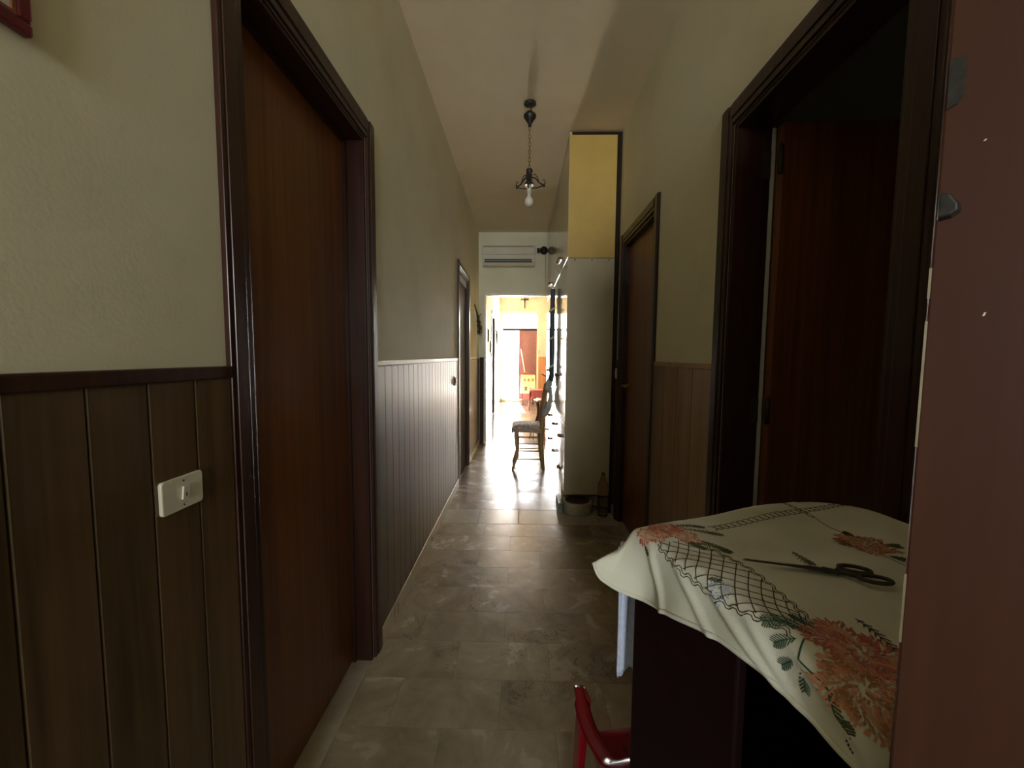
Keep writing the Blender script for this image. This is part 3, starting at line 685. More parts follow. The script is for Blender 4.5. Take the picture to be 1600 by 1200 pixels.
obj('rocker', MB().obox((sx+0.007, 0.648, 0.998), (0, 0.013, 0), (0.004, 0, 0), (0.0025, 0, 0.024)), M['white_plastic'], sw, 0.001)
obj('rocker_slot', MB().box(sx+0.0105, sx+0.0122, 0.6535, 0.6555, 1.003, 1.015), M['black'], sw)
for z in (1.030, 0.988): obj('screw', MB().lathe((sx+0.007, 0.6545, z), [(0.002, 0), (0.002, 0.0008), (0, 0.001)], 8, axis='x'), M['black'], sw)
sw = thing('light_switch', 'small brown switch on the panelling before the second left door', 'switch', (sx, 3.50, 1.02))
obj('plate', rr_plate(3.50, 1.02, 0.085, 0.075, 0.006, sx, sx+0.007), M['iron'], sw, 0.002)
obj('rocker', MB().box(sx+0.007, sx+0.011, 3.485, 3.515, 1.0, 1.04), M['knob'], sw)
rx = XR-0.009
sw = thing('light_switch', 'pale switch in the slit between wardrobe and small right door', 'switch', (rx, 3.045, 1.12))
obj('plate', rr_plate(3.043, 1.12, 0.045, 0.08, 0.006, rx-0.007, rx), M['white_plastic'], sw, 0.002)
obj('rocker', MB().box(rx-0.011, rx-0.007, 3.03, 3.056, 1.105, 1.135), M['white_plastic'], sw)

pf = thing('picture_frame', 'dark red picture frame cut off at the top left corner', 'picture', (XL, 0.36, 1.635))
fy0, fy1, fz0, fz2, fw = 0.24, 0.487, 1.624, 1.98, 0.015
for (a, b, c, d) in ((fy0, fy1, fz0, fz0+fw), (fy0, fy1, fz2-fw, fz2), (fy0, fy0+fw, fz0+fw, fz2-fw), (fy1-fw, fy1, fz0+fw, fz2-fw)):
    obj('frame_rail', MB().box(XL+0.001, XL+0.012, a, b, c, d), M['red_frame'], pf, 0.003)
obj('print', MB().box(XL+0.002, XL+0.008, fy0+fw, fy1-fw, fz0+fw, fz2-fw), M['paper'], pf)
obj('inner_lip', MB().box(XL+0.008, XL+0.011, fy1-fw-0.004, fy1-fw, fz0+fw, fz2-fw).box(XL+0.008, XL+0.011, fy0+fw, fy1-fw-0.004, fz0+fw, fz0+fw+0.004), M['knob'], pf)

wh = thing('wall_ornament', 'dark twisted metal branch ornament on the left wall near the passage', 'ornament', (XL, 5.05, 1.6))
m = MB(); 
m.tube([(XL+0.01, 4.92, 1.88), (XL+0.03, 4.98, 1.80), (XL+0.05, 5.04, 1.72), (XL+0.04, 5.08, 1.62), (XL+0.03, 5.10, 1.52)], [0.008, 0.010, 0.014, 0.012, 0.006], 6)
m.tube([(XL+0.05, 5.03, 1.72), (XL+0.06, 5.15, 1.78), (XL+0.05, 5.24, 1.80)], 0.006, 6)
m.tube([(XL+0.04, 5.05, 1.68), (XL+0.07, 5.18, 1.62), (XL+0.06, 5.22, 1.55), (XL+0.04, 5.12, 1.53)], 0.008, 6)
m.tube([(XL+0.03, 4.99, 1.78), (XL+0.05, 4.92, 1.66), (XL+0.05, 4.95, 1.57), (XL+0.03, 5.05, 1.55)], 0.008, 6)
obj('branch', m, M['iron'], wh)
for (y, z, s) in ((4.96, 1.68, 0.035), (5.20, 1.62, 0.040), (5.10, 1.57, 0.035), (5.02, 1.63, 0.04), (5.12, 1.68, 0.03)):
    obj('leaf', MB().lathe((XL+0.05, y, z), [(0.0, -s), (s*0.5, -s*0.5), (s*0.62, 0), (s*0.4, s*0.6), (0.0, s)], 8), M['iron'], wh)
for i, (y, z, w, h, lab) in enumerate(((6.55, 1.80, 0.16, 0.38, 'tall narrow dark picture on the passage left wall, topmost'), (7.05, 1.60, 0.20, 0.22, 'small dark picture on the passage left wall, middle one'), (7.55, 1.42, 0.16, 0.22, 'small dark picture on the passage left wall beside the doorway'))):
    p = thing('small_picture', lab, 'picture', (XL, y, z))
    obj('frame', MB().box(XL+0.001, XL+0.022, y-w/2, y+w/2, z-h/2, z+h/2), M['iron'], p, 0.004)
    obj('print', MB().box(XL+0.022, XL+0.024, y-w/2+0.025, y+w/2-0.025, z-h/2+0.025, z+h/2-0.025), M['paper'], p)
kt = thing('key_rack', 'small dark rack with hanging keys past the far left doorway', 'rack', (XL, 9.0, 1.7))
obj('board', MB().box(XL+0.001, XL+0.02, 8.90, 9.15, 1.80, 1.90), M['iron'], kt, 0.003)
for y, l in ((8.93, 0.22), (9.0, 0.34), (9.07, 0.28), (9.13, 0.18)):
    obj('key', MB().tube([(XL+0.03, y, 1.82), (XL+0.035, y, 1.82-l*0.5), (XL+0.03, y, 1.82-l)], [0.008, 0.02, 0.012], 6), M['iron'], kt)

# ------------------------------------------------------------------ chairs down the hall
def straw_chair(label, loc, wood_m, seat_m, group, rot=0.0, cushion=True):
    """faces -X; local origin on the floor under the seat"""
    L = Vector(loc); t = thing('straw_chair', label, 'chair', loc, group)
    cr_, sr_ = math.cos(rot), math.sin(rot)
    def W(p): return (L.x+p[0]*cr_-p[1]*sr_, L.y+p[0]*sr_+p[1]*cr_, L.z+p[2])
    hw = 0.17
    for s in (-1, 1):
        obj('leg', MB().tube([W(p) for p in ((-0.165, s*hw*0.95, 0.0), (-0.145, s*hw*0.9, 0.06), (-0.118, s*hw*0.92, 0.14), (-0.112, s*hw, 0.25), (-0.125, s*hw, 0.36), (-0.128, s*hw, 0.43))], [0.014, 0.017, 0.021, 0.023, 0.023, 0.022], 8), M[wood_m], t)
        obj('back_post', MB().tube([W(p) for p in ((0.175, s*hw, 0.0), (0.158, s*hw, 0.15), (0.150, s*hw, 0.30), (0.152, s*hw, 0.45), (0.172, s*hw, 0.68), (0.205, s*hw, 0.93))], [0.018, 0.022, 0.025, 0.025, 0.022, 0.016], 8), M[wood_m], t)
        for z in (0.12, 0.21, 0.29, 0.36) if s < 0 else (0.16, 0.30):
            obj('stretcher', MB().tube([W((-0.118, s*hw, z)), W((0.155, s*hw, z))], 0.0065, 6), M[wood_m], t)
    for z in (0.17, 0.27):
        obj('stretcher', MB().tube([W((-0.114, -hw, z)), W((-0.114, hw, z))], 0.009, 6), M[wood_m], t)
    obj('stretcher', MB().tube([W((0.155, -hw, 0.22)), W((0.155, hw, 0.22))], 0.008, 6), M[wood_m], t)
    obj('seat_frame', MB().tube([W((-0.128, -hw, 0.425)), W((0.152, -hw, 0.42)), W((0.152, hw, 0.42)), W((-0.128, hw, 0.425))], 0.014, 8, closed=True), M[wood_m], t)
    def seat(u, v):
        x = -0.155+u*0.315; y = (v-0.5)*0.39; e = min(u, 1-u, v, 1-v)
        z = 0.452 + 0.010*min(1, e*8) - 0.008*math.sin(u*PI)*math.sin(v*PI)
        if e < 0.04: z -= 0.016
        return W((x, y, z))
    obj('seat', MB().grid(seat, 16, 16), M['straw'], t, solid=0.014, label='woven straw seat')
    if cushion:
        def cu(u, v):
            x = -0.175+u*0.32; y = (v-0.5)*0.42; e = min(u, 1-u, v, 1-v); z = 0.478+0.012*min(1, e*6)
            if v < 0.06: z -= 0.045+0.012*math.sin(u*9)
            if u < 0.05: z -= 0.03
            return W((x, y, z))
        obj('seat_cover', MB().grid(cu, 20, 20), M[seat_m], t, solid=0.006, label='printed cloth seat cover')
        for a in (0.02, 0.06): obj('tie', MB().tube([W((a, -0.20, 0.43)), W((a+0.006, -0.205, 0.39)), W((a-0.004, -0.20, 0.35))], 0.003, 5), M['black'], t)
    for z in (0.58, 0.70, 0.82, 0.90):
        fx = 0.160+(z-0.55)*0.12
        obj('back_slat', MB().grid(lambda u, v: W((fx+0.018*math.sin(u*PI)+v*0.003, (u-0.5)*2*hw, z-0.02+v*0.04)), 8, 2), M[wood_m], t, solid=0.010)
    return t
grp = 'chairs along the right side of the hall'
straw_chair('pale straw chair with printed seat cloth beside the wardrobe', (0.075, 4.42, 0), 'straw', 'seat_cloth', grp)
straw_chair('dark wooden ladder-back chair behind the pale straw chair', (0.43, 7.15, 0), 'dark_chair', 'dark_chair', grp, cushion=False)
# red kitchen chair further on
L = (0.40, 9.15)
rc = thing('kitchen_chair', 'red vinyl kitchen chair near the outer door', 'chair', (L[0], L[1], 0), grp)
for sx_ in (-0.2, 0.2):
    for sy_ in (-0.17, 0.17):
        obj('leg', MB().tube([(L[0]+sx_*1.08, L[1]+sy_*1.05, 0), (L[0]+sx_*0.95, L[1]+sy_, 0.44)], [0.010, 0.014], 8), M['dark_chair'], rc)
obj('apron_rail', MB().box(L[0]-0.19, L[0]+0.19, L[1]-0.165, L[1]+0.165, 0.30, 0.43), M['red_seat'], rc, 0.006)
obj('seat', MB().box(L[0]-0.22, L[0]+0.21, L[1]-0.2, L[1]+0.2, 0.43, 0.475), M['red_seat'], rc, 0.015, 'padded red seat')
for sy_ in (-0.17, 0.17): obj('back_post', MB().tube([(L[0]+0.19, L[1]+sy_, 0.44), (L[0]+0.21, L[1]+sy_, 0.7), (L[0]+0.25, L[1]+sy_, 0.88)], 0.013, 8), M['dark_chair'], rc)
obj('backrest', MB().obox((L[0]+0.20, L[1]-0.18, 0.64), (0.02, 0, 0), (0, 0.36, 0), (0.04, 0, 0.24)), M['dark_chair'], rc, 0.008)

# cloth covered side table before the closed leaf, with a broom
tx0, tx1, ty0, ty1 = 0.0, 0.335, 10.0, 10.35
ct = thing('side_table', 'small red table under a white and yellow cloth by the outer door', 'table', (0.17, 10.2, 0))
for a in (tx0+0.03, tx1-0.03):
    for b in (ty0+0.03, ty1-0.03): obj('leg', MB().box(a-0.018, a+0.018, b-0.018, b+0.018, 0, 0.70), M['dark_chair'], ct, 0.003)
obj('table_top', MB().box(tx0, tx1, ty0, ty1, 0.70, 0.74), M['dark_chair'], ct, 0.004)
obj('lower_box', MB().box(tx0+0.04, tx1-0.04, ty0+0.02, ty1-0.02, 0.12, 0.32), M['red_seat'], ct, 0.004)
m = MB()
def skirt_f(u, v):
    per = [(tx0-0.012, ty1), (tx0-0.012, ty0-0.012), (tx1+0.012, ty0-0.012), (tx1+0.012, ty1)]
    q = u*3; i = min(2, int(q)); f = q-i; a, b = per[i], per[i+1]
    x = a[0]+(b[0]-a[0])*f; y = a[1]+(b[1]-a[1])*f; w = 0.008*math.sin(u*60)*v
    return (x + (w if i != 1 else 0) - (0.012*v if i == 0 else 0) + (0.012*v if i == 2 else 0), y + (w - 0.01*v if i == 1 else 0), 0.752-v*0.45)
m.grid(skirt_f, 60, 8); m.box(tx0-0.010, tx1+0.010, ty0-0.010, ty1, 0.744, 0.752)
tc_ = tag(obj('small_tablecloth', m, M['yellow_cloth'], solid=0.003), 'white and yellow patterned cloth hanging over the small red table', 'tablecloth')
for (x, z, w, h) in ((0.06, 0.64, 0.05, 0.07), (0.16, 0.64, 0.05, 0.07), (0.26, 0.64, 0.05, 0.07), (0.08, 0.42, 0.07, 0.10), (0.20, 0.42, 0.05, 0.05)):
    obj('printed_motif', MB().box(x, x+w, ty0-0.030, ty0-0.028, z-h/2, z+h/2), M['leafy'] if w > 0.06 else M['thread_rust'], tc_)
br = thing('broom', 'pale long-handled broom leaning beside the closed outer leaf', 'broom', (0.02, 10.0, 0.75))
obj('handle', MB().tube([(-0.02, 10.55, 1.42), (0.09, 10.30, 0.81)], 0.012, 8), M['frame_cream'], br)
obj('brush_head', MB().tube([(0.00, 10.18, 0.775), (0.09, 10.28, 0.80), (0.20, 10.32, 0.775)], [0.016, 0.028, 0.016], 8), M['red_seat'], br)
# potted plant outside
pp = thing('potted_plant', 'small yellowish potted plant outside the open door', 'plant', (-0.25, 13.5, 0))
obj('pot', MB().lathe((-0.25, 13.5, -0.02), [(0.08, 0), (0.11, 0.18), (0.12, 0.20), (0.10, 0.20), (0.09, 0.17)], 14), M['terracotta'], pp)
m = MB()
for k in range(26):
    a = k*2.4; r = 0.05+0.10*random.random(); h = 0.25+0.25*random.random()
    m.tube([(-0.25, 13.5, 0.15), (-0.25+math.cos(a)*r*0.5, 13.5+math.sin(a)*r*0.5, h*0.8), (-0.25+math.cos(a)*r, 13.5+math.sin(a)*r, h)], [0.004, 0.016, 0.002], 5)
obj('foliage', m, M['leafy'], pp)

# ------------------------------------------------------------------ bowl, stone, bottle at the foot of the wardrobe
bw = thing('pet_bowl', 'heavy ivory bowl on the floor under the wardrobe end', 'bowl', (0.462, 3.115, 0))
obj('bowl_body', MB().lathe((0.462, 3.115, 0), [(0.108, 0.0), (0.114, 0.01), (0.116, 0.06), (0.117, 0.088), (0.113, 0.096), (0.104, 0.098), (0.094, 0.092)], 28), M['bowl'], bw)
obj('bowl_inside', MB().lathe((0.462, 3.115, 0), [(0.094, 0.0925), (0.086, 0.070), (0.070, 0.045), (0.0, 0.040)], 28), M['bowl_in'], bw, label='brown inside')
tag(obj('stone_slab', MB().box(0.302, 0.336, 3.06, 3.26, 0.0, 0.085), M['slab'], None, 0.004), 'grey-green stone offcut standing left of the ivory bowl', 'stone')
bt = thing('plastic_bottle', 'tinted clear plastic bottle standing against the wardrobe side', 'bottle', (0.645, 3.03, 0))
obj('bottle_body', MB().lathe((0.645, 3.03, 0.001), [(a_*1.12, h_*1.16) for a_, h_ in [(0.0, 0.006), (0.026, 0.0), (0.036, 0.008), (0.037, 0.05), (0.034, 0.06), (0.037, 0.07), (0.037, 0.11), (0.033, 0.125), (0.037, 0.14), (0.037, 0.19), (0.032, 0.225), (0.016, 0.262), (0.012, 0.272), (0.012, 0.285)]], 22), M['pet'], bt)
obj('cap', MB().lathe((0.645, 3.03, 0.331), [(0.014, 0), (0.014, 0.016), (0.0, 0.017)], 14), M['knob'], bt)
tag(obj('floor_cable', MB().tube([(0.36, 3.09, 0.135), (0.42, 3.068, 0.145), (0.50, 3.062, 0.140), (0.58, 3.065, 0.152), (0.64, 3.068, 0.146), (0.69, 3.07, 0.15)], 0.004, 6), M['dark_gap']), 'dark cable sagging under the wardrobe side panel', 'cable')

# ------------------------------------------------------------------ cabinet, tablecloth, scissors
A = Vector((0.196, 0.629, 0)); e1 = Vector((0.93495, 0.35477, 0)); e2 = Vector((0.35477, -0.93495, 0)); ZTb = 0.97
TWd, TLn = 0.45, 0.335
def TP(a, b, z): return A + e1*a + e2*b + Vector((0, 0, z))
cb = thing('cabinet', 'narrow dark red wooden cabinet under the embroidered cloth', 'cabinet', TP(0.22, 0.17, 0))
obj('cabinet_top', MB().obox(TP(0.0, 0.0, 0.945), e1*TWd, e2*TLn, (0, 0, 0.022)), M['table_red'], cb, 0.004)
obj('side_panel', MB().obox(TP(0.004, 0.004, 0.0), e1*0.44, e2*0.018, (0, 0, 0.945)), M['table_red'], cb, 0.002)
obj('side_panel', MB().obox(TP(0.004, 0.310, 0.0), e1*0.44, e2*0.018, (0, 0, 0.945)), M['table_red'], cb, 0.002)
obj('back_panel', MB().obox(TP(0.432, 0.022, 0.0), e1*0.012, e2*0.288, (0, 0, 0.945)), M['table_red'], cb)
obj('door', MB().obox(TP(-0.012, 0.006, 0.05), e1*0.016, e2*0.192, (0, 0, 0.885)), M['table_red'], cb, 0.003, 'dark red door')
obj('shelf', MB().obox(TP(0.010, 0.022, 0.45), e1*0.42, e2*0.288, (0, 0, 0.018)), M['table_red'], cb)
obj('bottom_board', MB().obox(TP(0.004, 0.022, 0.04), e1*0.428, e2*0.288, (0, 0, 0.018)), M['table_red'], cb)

def smooth(x, a, b):
    t = max(0.0, min(1.0, (x-a)/(b-a))); return t*t*(3-2*t)
def S(a, b):
    """cloth surface: a across from the near edge (negative hangs), b along it"""
    z = ZTb + 0.0015*math.sin(a*30+b*17) + 0.001*math.sin(b*60-a*21)
    oa, ob = a, b
    R = 0.016
    def fall(d, ang):      # arc then straight at angle ang below horizontal -> (out, down)
        arc = R*ang
        if d < arc: t = d/R; return R*math.sin(t), R*(1-math.cos(t))
        e = d-arc; return R*math.sin(ang)+e*math.cos(ang), R*(1-math.cos(ang))+e*math.sin(ang)
    if a < 0.0:
        k = smooth(b, -0.055, 0.045)
        ang = 0.42 + (1.45-0.42)*k
        o, dn = fall(-a, ang)
        dd = -a
        o += 0.003*dd/0.1*math.sin(b*62+1.0) + 0.0035*smooth(dd, 0.02, 0.10)*math.sin(b*33+dd*40)
        for (c0, sl, wd_, am) in ((0.035, 0.55, 0.007, 0.0050), (0.075, 1.3, 0.008, 0.0045), (0.12, 1.9, 0.010, 0.0050), (0.185, 1.2, 0.009, 0.0035), (0.235, 1.6, 0.012, 0.0045)):
            q_ = (b-c0-sl*dd)/wd_; o += am*math.exp(-q_*q_)*smooth(dd, 0.004, 0.035)
        oa = -o; z -= dn
    RC = 0.085; corner = a > TWd-RC and b < RC
    if corner:
        dx, dy = a-(TWd-RC), b-RC; dd = math.hypot(dx, dy)
        if dd > RC-0.004:
            o, dn = fall(dd-RC+0.004, 1.35); q = (RC-0.004+o)/dd; oa = TWd-RC+dx*q; ob = RC+dy*q; z -= dn
    elif a > TWd-0.004:
        o, dn = fall(a-TWd+0.004, 1.45); oa = TWd-0.004+o; z -= dn
    if b < 0.0 and not corner:
        kk = smooth(a, -0.07, 0.03)
        o, dn = fall(-b, 0.35+1.0*kk)
        ob = -o*(0.25+0.75*kk); z -= dn
    if b > TLn-0.004:
        o, dn = fall(b-TLn+0.004, 1.45); ob = TLn-0.004+o; z -= dn
    # rise of the cloth over something beneath, towards the far edge
    z += 0.003*smooth(a, 0.1, 0.3)*smooth(a, 0.45, 0.33)*smooth(b, 0.12, 0.0)
    return TP(oa, ob, z)
AM, AX, BM, BX = -0.098, TWd+0.08, -0.055, TLn+0.07
def am(b): return -(0.106 - 0.038*smooth(b, 0.0, 0.20) + 0.010*smooth(b, 0.24, 0.33) - 0.020*smooth(b, 0.0, -0.055))
def CP(u, v, off=0.0):
    b = BM+(BX-BM)*v; a0 = am(b); return S(a0+(AX-a0)*u+off, b)
cl = obj('tablecloth', MB().grid(CP, 150, 130), M['linen'], solid=0.0012)
tag(cl, 'cream tablecloth embroidered with flowers draped over the dark red cabinet', 'tablecloth')
m = MB().grid(lambda u, v: CP(0, v, -0.0005+u*0.006), 2, 120)
m.v = [tuple(Vector(p)+Vector((-0.0007, -0.0003, 0.0006))) for p in m.v]
obj('hem', m, M['linen'], cl, solid=0.001)

EM = ['thread_brown', 'thread_orange', 'thread_red', 'thread_peach', 'thread_green', 'thread_olive', 'thread_blue', 'thread_rust']
EMM = [M[n] for n in EM]
def S_n(a, b):
    p = S(a, b); da = S(a+0.001, b)-p; db = S(a, b+0.001)-p
    n = db.cross(da)
    if n.length < 1e-12: n = Vector((0, 0, 1))
    n.normalize()
    if n.z < -0.05: n = -n
    return p, n
def stitch(mb, pts, w, mi=0, lift=0.0012, step=0.004):
    """a thread ribbon laid on the cloth along (a,b) points"""
    fine = []
    for (p, q) in zip(pts, pts[1:]):
        L_ = math.hypot(q[0]-p[0], q[1]-p[1]); n = max(1, int(L_/step))
        for i in range(n): fine.append((p[0]+(q[0]-p[0])*i/n, p[1]+(q[1]-p[1])*i/n))
    fine.append(pts[-1]); base = len(mb.v); k = len(fine)
    for i, (a, b) in enumerate(fine):
        p, n = S_n(a, b); a0, b0 = fine[max(i-1, 0)]; a1, b1 = fine[min(i+1, k-1)]
        t = S(a1, b1)-S(a0, b0); s = n.cross(t)
        s = s.normalized()*w/2 if s.length > 1e-12 else Vector((0, 0, 0))
        c = p+n*lift
        mb.v += [tuple(c-s-n*0.0003), tuple(c+n*0.0003), tuple(c+s-n*0.0003)]
    for i in range(k-1):
        o = base+i*3
        for j in range(2): mb.f.append([o+j, o+j+1, o+j+4, o+j+3]); mb.m.append(mi); mb.smooth.append(True)
def emb(name, mb, label=None):
    me = mb.mesh(name, EMM); o = bpy.data.objects.new(name, me); C.objects.link(o); o.parent = cl
    if label: o['label'] = label
    return o
# lattice band along the fold
def a_out(t): return -0.004 - 0.016*math.sin(PI*min(1, t*1.05))
def a_in(t): return 0.045 + 0.016*math.sin(PI*t) - 0.022*t*t
b0_, b1_ = 0.052, 0.252
def LB(t, s): return (a_out(t)+(a_in(t)-a_out(t))*s, b0_+(b1_-b0_)*t)
m = MB(); nn = 10
for i in range(-4, nn+1):
    for sg in (1, -1):
        pts = []
        for q in range(11):
            s = q/10; t = (i + (s if sg > 0 else 1-s)*3.2)/nn
            if 0 <= t <= 1: pts.append(LB(t, s))
        if len(pts) > 1: stitch(m, pts, 0.0013)
emb('embroidered_lattice', m, 'dark brown lattice embroidery')
m = MB()
for off in (0.0, 0.0038):
    for (base, sg) in ((0.0, -1), (1.0, 1)):
        pts = []; nz_ = 23
        for q in range(nz_*2+1):
            t = q/(nz_*2); a, b = LB(t, base)
            zz = [0, 0, 1, 1][q % 4]*0.0042
            pts.append((a+sg*(off+zz), b))
        stitch(m, pts, 0.0012, step=0.006)
emb('embroidered_border', m, 'stepped double outline stitching')
# long interlaced chain across the top, and the short crossing one
m = MB()
def chain(p, q, pitch, wid):
    dx, dy = q[0]-p[0], q[1]-p[1]; L_ = math.hypot(dx, dy); ux, uy = dx/L_, dy/L_; n = int(L_/pitch)
    for ph in (0, 1):
        pts = []
        for i in range(n*2+1):
            s = i*L_/(n*2); h = wid*(0.5 if (i//2+ph) % 2 == 0 else -0.5); pts.append((p[0]+ux*s-uy*h, p[1]+uy*s+ux*h))
        stitch(m, pts, 0.0011, step=0.01)
chain((0.112, 0.036), (0.47, 0.037), 0.0125, 0.015)
chain((0.335, -0.02), (0.318, 0.062), 0.0105, 0.008)
emb('embroidered_chain', m, 'dark brown zigzag chain stitching')
rnd = random.Random(5)
def flower(a, b, r, n, cols, ell=1.0, rot=0.0, name='embroidered_flower', label=None, w=0.0021, dens=1.0):
    m = MB()
    cr_, sr_ = math.cos(rot), math.sin(rot)
    rings = [(0.15, 1.0), (0.0, 0.62), (0.35, 0.85)]
    for k in range(int(n*dens)):
        th = k*2.39996; rr = r*math.sqrt((k+0.5)/(n*dens))
        l = r*0.17*(0.7+0.7*rnd.random()); f_ = rr/r; th2 = th+0.7*math.sin(th*5+f_*7)+rnd.uniform(-0.3, 0.3)
        x0, y0 = rr*math.cos(th), rr*math.sin(th); x1, y1 = x0+l*math.cos(th2), y0+l*math.sin(th2)
        f = rr/r; scal = 1+0.16*math.sin(th*5+1.0)+0.05*math.sin(th*11)
        ci = cols[2] if f > 0.84 else (cols[0] if math.sin(th*3+f*9)+0.6*math.sin(th*7-f*14) > -0.1 else cols[1])
        P_ = [(a+(x*scal*ell*cr_-y*scal*sr_), b+(x*scal*ell*sr_+y*scal*cr_)) for x, y in ((x0, y0), (x1, y1))]
        stitch(m, P_, w, ci, lift=0.0013+0.0004*rnd.random(), step=0.003)
    emb(name, m, label)
def sprig(m, pts, ll, w, mi, n=12, stem=True, fill=1.0):
    if stem: stitch(m, pts, w, mi)
    seg = []
    for (p, q) in zip(pts, pts[1:]):
        for i in range(n//(len(pts)-1)): f = (i+0.5)/(n//(len(pts)-1)); seg.append((p[0]+(q[0]-p[0])*f, p[1]+(q[1]-p[1])*f, math.atan2(q[1]-p[1], q[0]-p[0])))
    for i, (x, y, th) in enumerate(seg):
        L_ = ll*math.sin(PI*(i+1)/(len(seg)+1))**0.5
        for s in (-1, 1):
            d = th+s*0.75; stitch(m, [(x, y), (x+math.cos(d)*L_, y+math.sin(d)*L_)], w*1.2, mi, lift=0.0014, step=0.004)
# corner peony cluster
flower(0.004, 0.028, 0.020, 230, (1, 3, 2), 1.1, 0.4, label='orange and red peony at the corner')
flower(0.036, 0.020, 0.020, 230, (1, 2, 2), 1.3, 0.2, label='orange peony on the top edge')
flower(0.044, 0.050, 0.017, 170, (3, 1, 2), 1.2, 0.9, label='peach peony beside the lattice')
flower(0.290, 0.152, 0.026, 230, (7, 1, 2), 1.25, 0.9, label='rust flower in the middle of the cloth')
flower(0.030, 0.292, 0.030, 330, (2, 1, 2), 1.35, 1.35, label='large red flower near the open door leaf')
flower(-0.012, 0.318, 0.028, 300, (1, 7, 1), 1.3, 1.3, label='large orange flower near the open door leaf')
flower(-0.014, 0.166, 0.014, 60, (6, 6, 6), 1.0, 0.0, label='small pale blue daisy on the lattice', w=0.0012)
m = MB()
sprig(m, [(0.068, 0.030), (0.092, 0.046), (0.108, 0.062)], 0.010, 0.0012, 5, 10)
sprig(m, [(0.060, 0.012), (0.086, 0.018), (0.104, 0.030)], 0.009, 0.0012, 0, 10)
sprig(m, [(0.058, 0.066), (0.070, 0.090), (0.076, 0.106)], 0.011, 0.0016, 5, 12)
sprig(m, [(0.036, 0.066), (0.046, 0.088)], 0.009, 0.0018, 5, 8)
sprig(m, [(-0.020, 0.034), (-0.028, 0.046)], 0.006, 0.0014, 5, 4)
emb('embroidered_leaves', m, 'olive leaves around the corner peonies')
m = MB()
stitch(m, [(0.318, 0.066), (0.306, 0.095), (0.300, 0.122)], 0.0012, 0); sprig(m, [(0.312, 0.112), (0.300, 0.126)], 0.010, 0.0014, 0, 6)
sprig(m, [(0.315, 0.165), (0.330, 0.175)], 0.010, 0.0014, 5, 6); sprig(m, [(0.270, 0.130), (0.262, 0.145)], 0.010, 0.0014, 5, 6)
sprig(m, [(0.285, 0.185), (0.292, 0.215)], 0.016, 0.0014, 5, 10); stitch(m, [(0.280, 0.18), (0.268, 0.215), (0.262, 0.25)], 0.0014, 5)
sprig(m, [(0.160, 0.135), (0.150, 0.158), (0.145, 0.172)], 0.010, 0.0012, 5, 8)
emb('embroidered_leaves', m, 'olive leaves around the rust flower')
m = MB()
sprig(m, [(0.010, 0.262), (0.004, 0.240), (-0.014, 0.226)], 0.013, 0.0009, 4, 14)
sprig(m, [(0.022, 0.258), (0.020, 0.234)], 0.010, 0.0009, 4, 9); sprig(m, [(-0.008, 0.258), (-0.026, 0.242)], 0.009, 0.0009, 4, 8)
stitch(m, [(-0.002, 0.262), (-0.022, 0.268), (-0.026, 0.285), (-0.032, 0.300)], 0.0018, 4)
sprig(m, [(-0.028, 0.262), (-0.042, 0.252)], 0.008, 0.0009, 4, 6); sprig(m, [(-0.030, 0.272), (-0.050, 0.276)], 0.008, 0.0009, 4, 6)
sprig(m, [(-0.032, 0.296), (-0.046, 0.306), (-0.052, 0.318)], 0.009, 0.0014, 5, 10); sprig(m, [(-0.050, 0.312), (-0.064, 0.322)], 0.006, 0.0018, 5, 6)
sprig(m, [(0.076, 0.262), (0.070, 0.285), (0.060, 0.310)], 0.008, 0.0012, 0, 8)
emb('embroidered_leaves', m, 'dark green fern leaves beside the large red flower')
m = MB(); sprig(m, [(-0.010, 0.148), (-0.002, 0.160)], 0.006, 0.0018, 5, 4); emb('embroidered_leaves', m)

# scissors
sc_t = thing('scissors', 'old dark steel scissors lying closed on the embroidered cloth', 'scissors', TP(0.13, 0.18, ZTb))
p0 = TP(0.061, 0.137, ZTb+0.006); p1 = TP(0.195, 0.230, ZTb+0.006)
sd = (p1-p0); SL = sd.length; sd.normalize(); sn = Vector((-sd.y, sd.x, 0)); up = Vector((0, 0, 1))
def SP(l, w, h): return p0 + sd*(l*SL) + sn*w + up*h
def blade(outline, h0, h1):
    m = MB(); k = len(outline); vs = [SP(l, w, h0) for l, w in outline] + [SP(l, w, h1) for l, w in outline]
    return m.add(vs, [tuple(range(k)), tuple(range(2*k-1, k-1, -1))] + [(i, i+k, (i+1) % k+k, (i+1) % k) for i in range(k)])
obj('blade', blade([(0, 0), (0.5, 0.0065), (0.60, 0.007), (0.68, 0.004), (0.70, -0.002), (0.60, -0.005), (0.5, -0.001)], 0.0, 0.0016), M['steel_dark'], sc_t, 0.0004)
obj('blade', blade([(0.01, -0.0004), (0.5, -0.0065), (0.60, -0.007), (0.68, -0.006), (0.70, 0.001), (0.60, 0.004), (0.5, 0.0005)], 0.0018, 0.0034), M['steel_dark'], sc_t, 0.0004)
obj('pivot_screw', MB().lathe(tuple(SP(0.585, 0, 0.0034)), [(0.0032, 0), (0.0030, 0.001), (0.0, 0.0012)], 12), M['steel_dark'], sc_t)
def loop(c_l, c_w, rl, rw, tilt, start):
    pts = [SP(c_l+(rl*math.cos(a)*math.cos(tilt)-rw/SL*math.sin(a)*math.sin(tilt)), c_w+(rw*math.sin(a)*math.cos(tilt)+rl*SL*math.cos(a)*math.sin(tilt)), 0.002) for a in [2*PI*q/20 for q in range(20)]]
    m = MB().tube(pts, 0.0026, 8, closed=True)
    m.tube([SP(*start, 0.002), SP((start[0]+c_l-rl)/2, (start[1]+c_w*0.6)/2, 0.002), SP(c_l-rl*0.9, c_w*0.8, 0.002)], [0.0038, 0.0034, 0.003], 8)
    return m
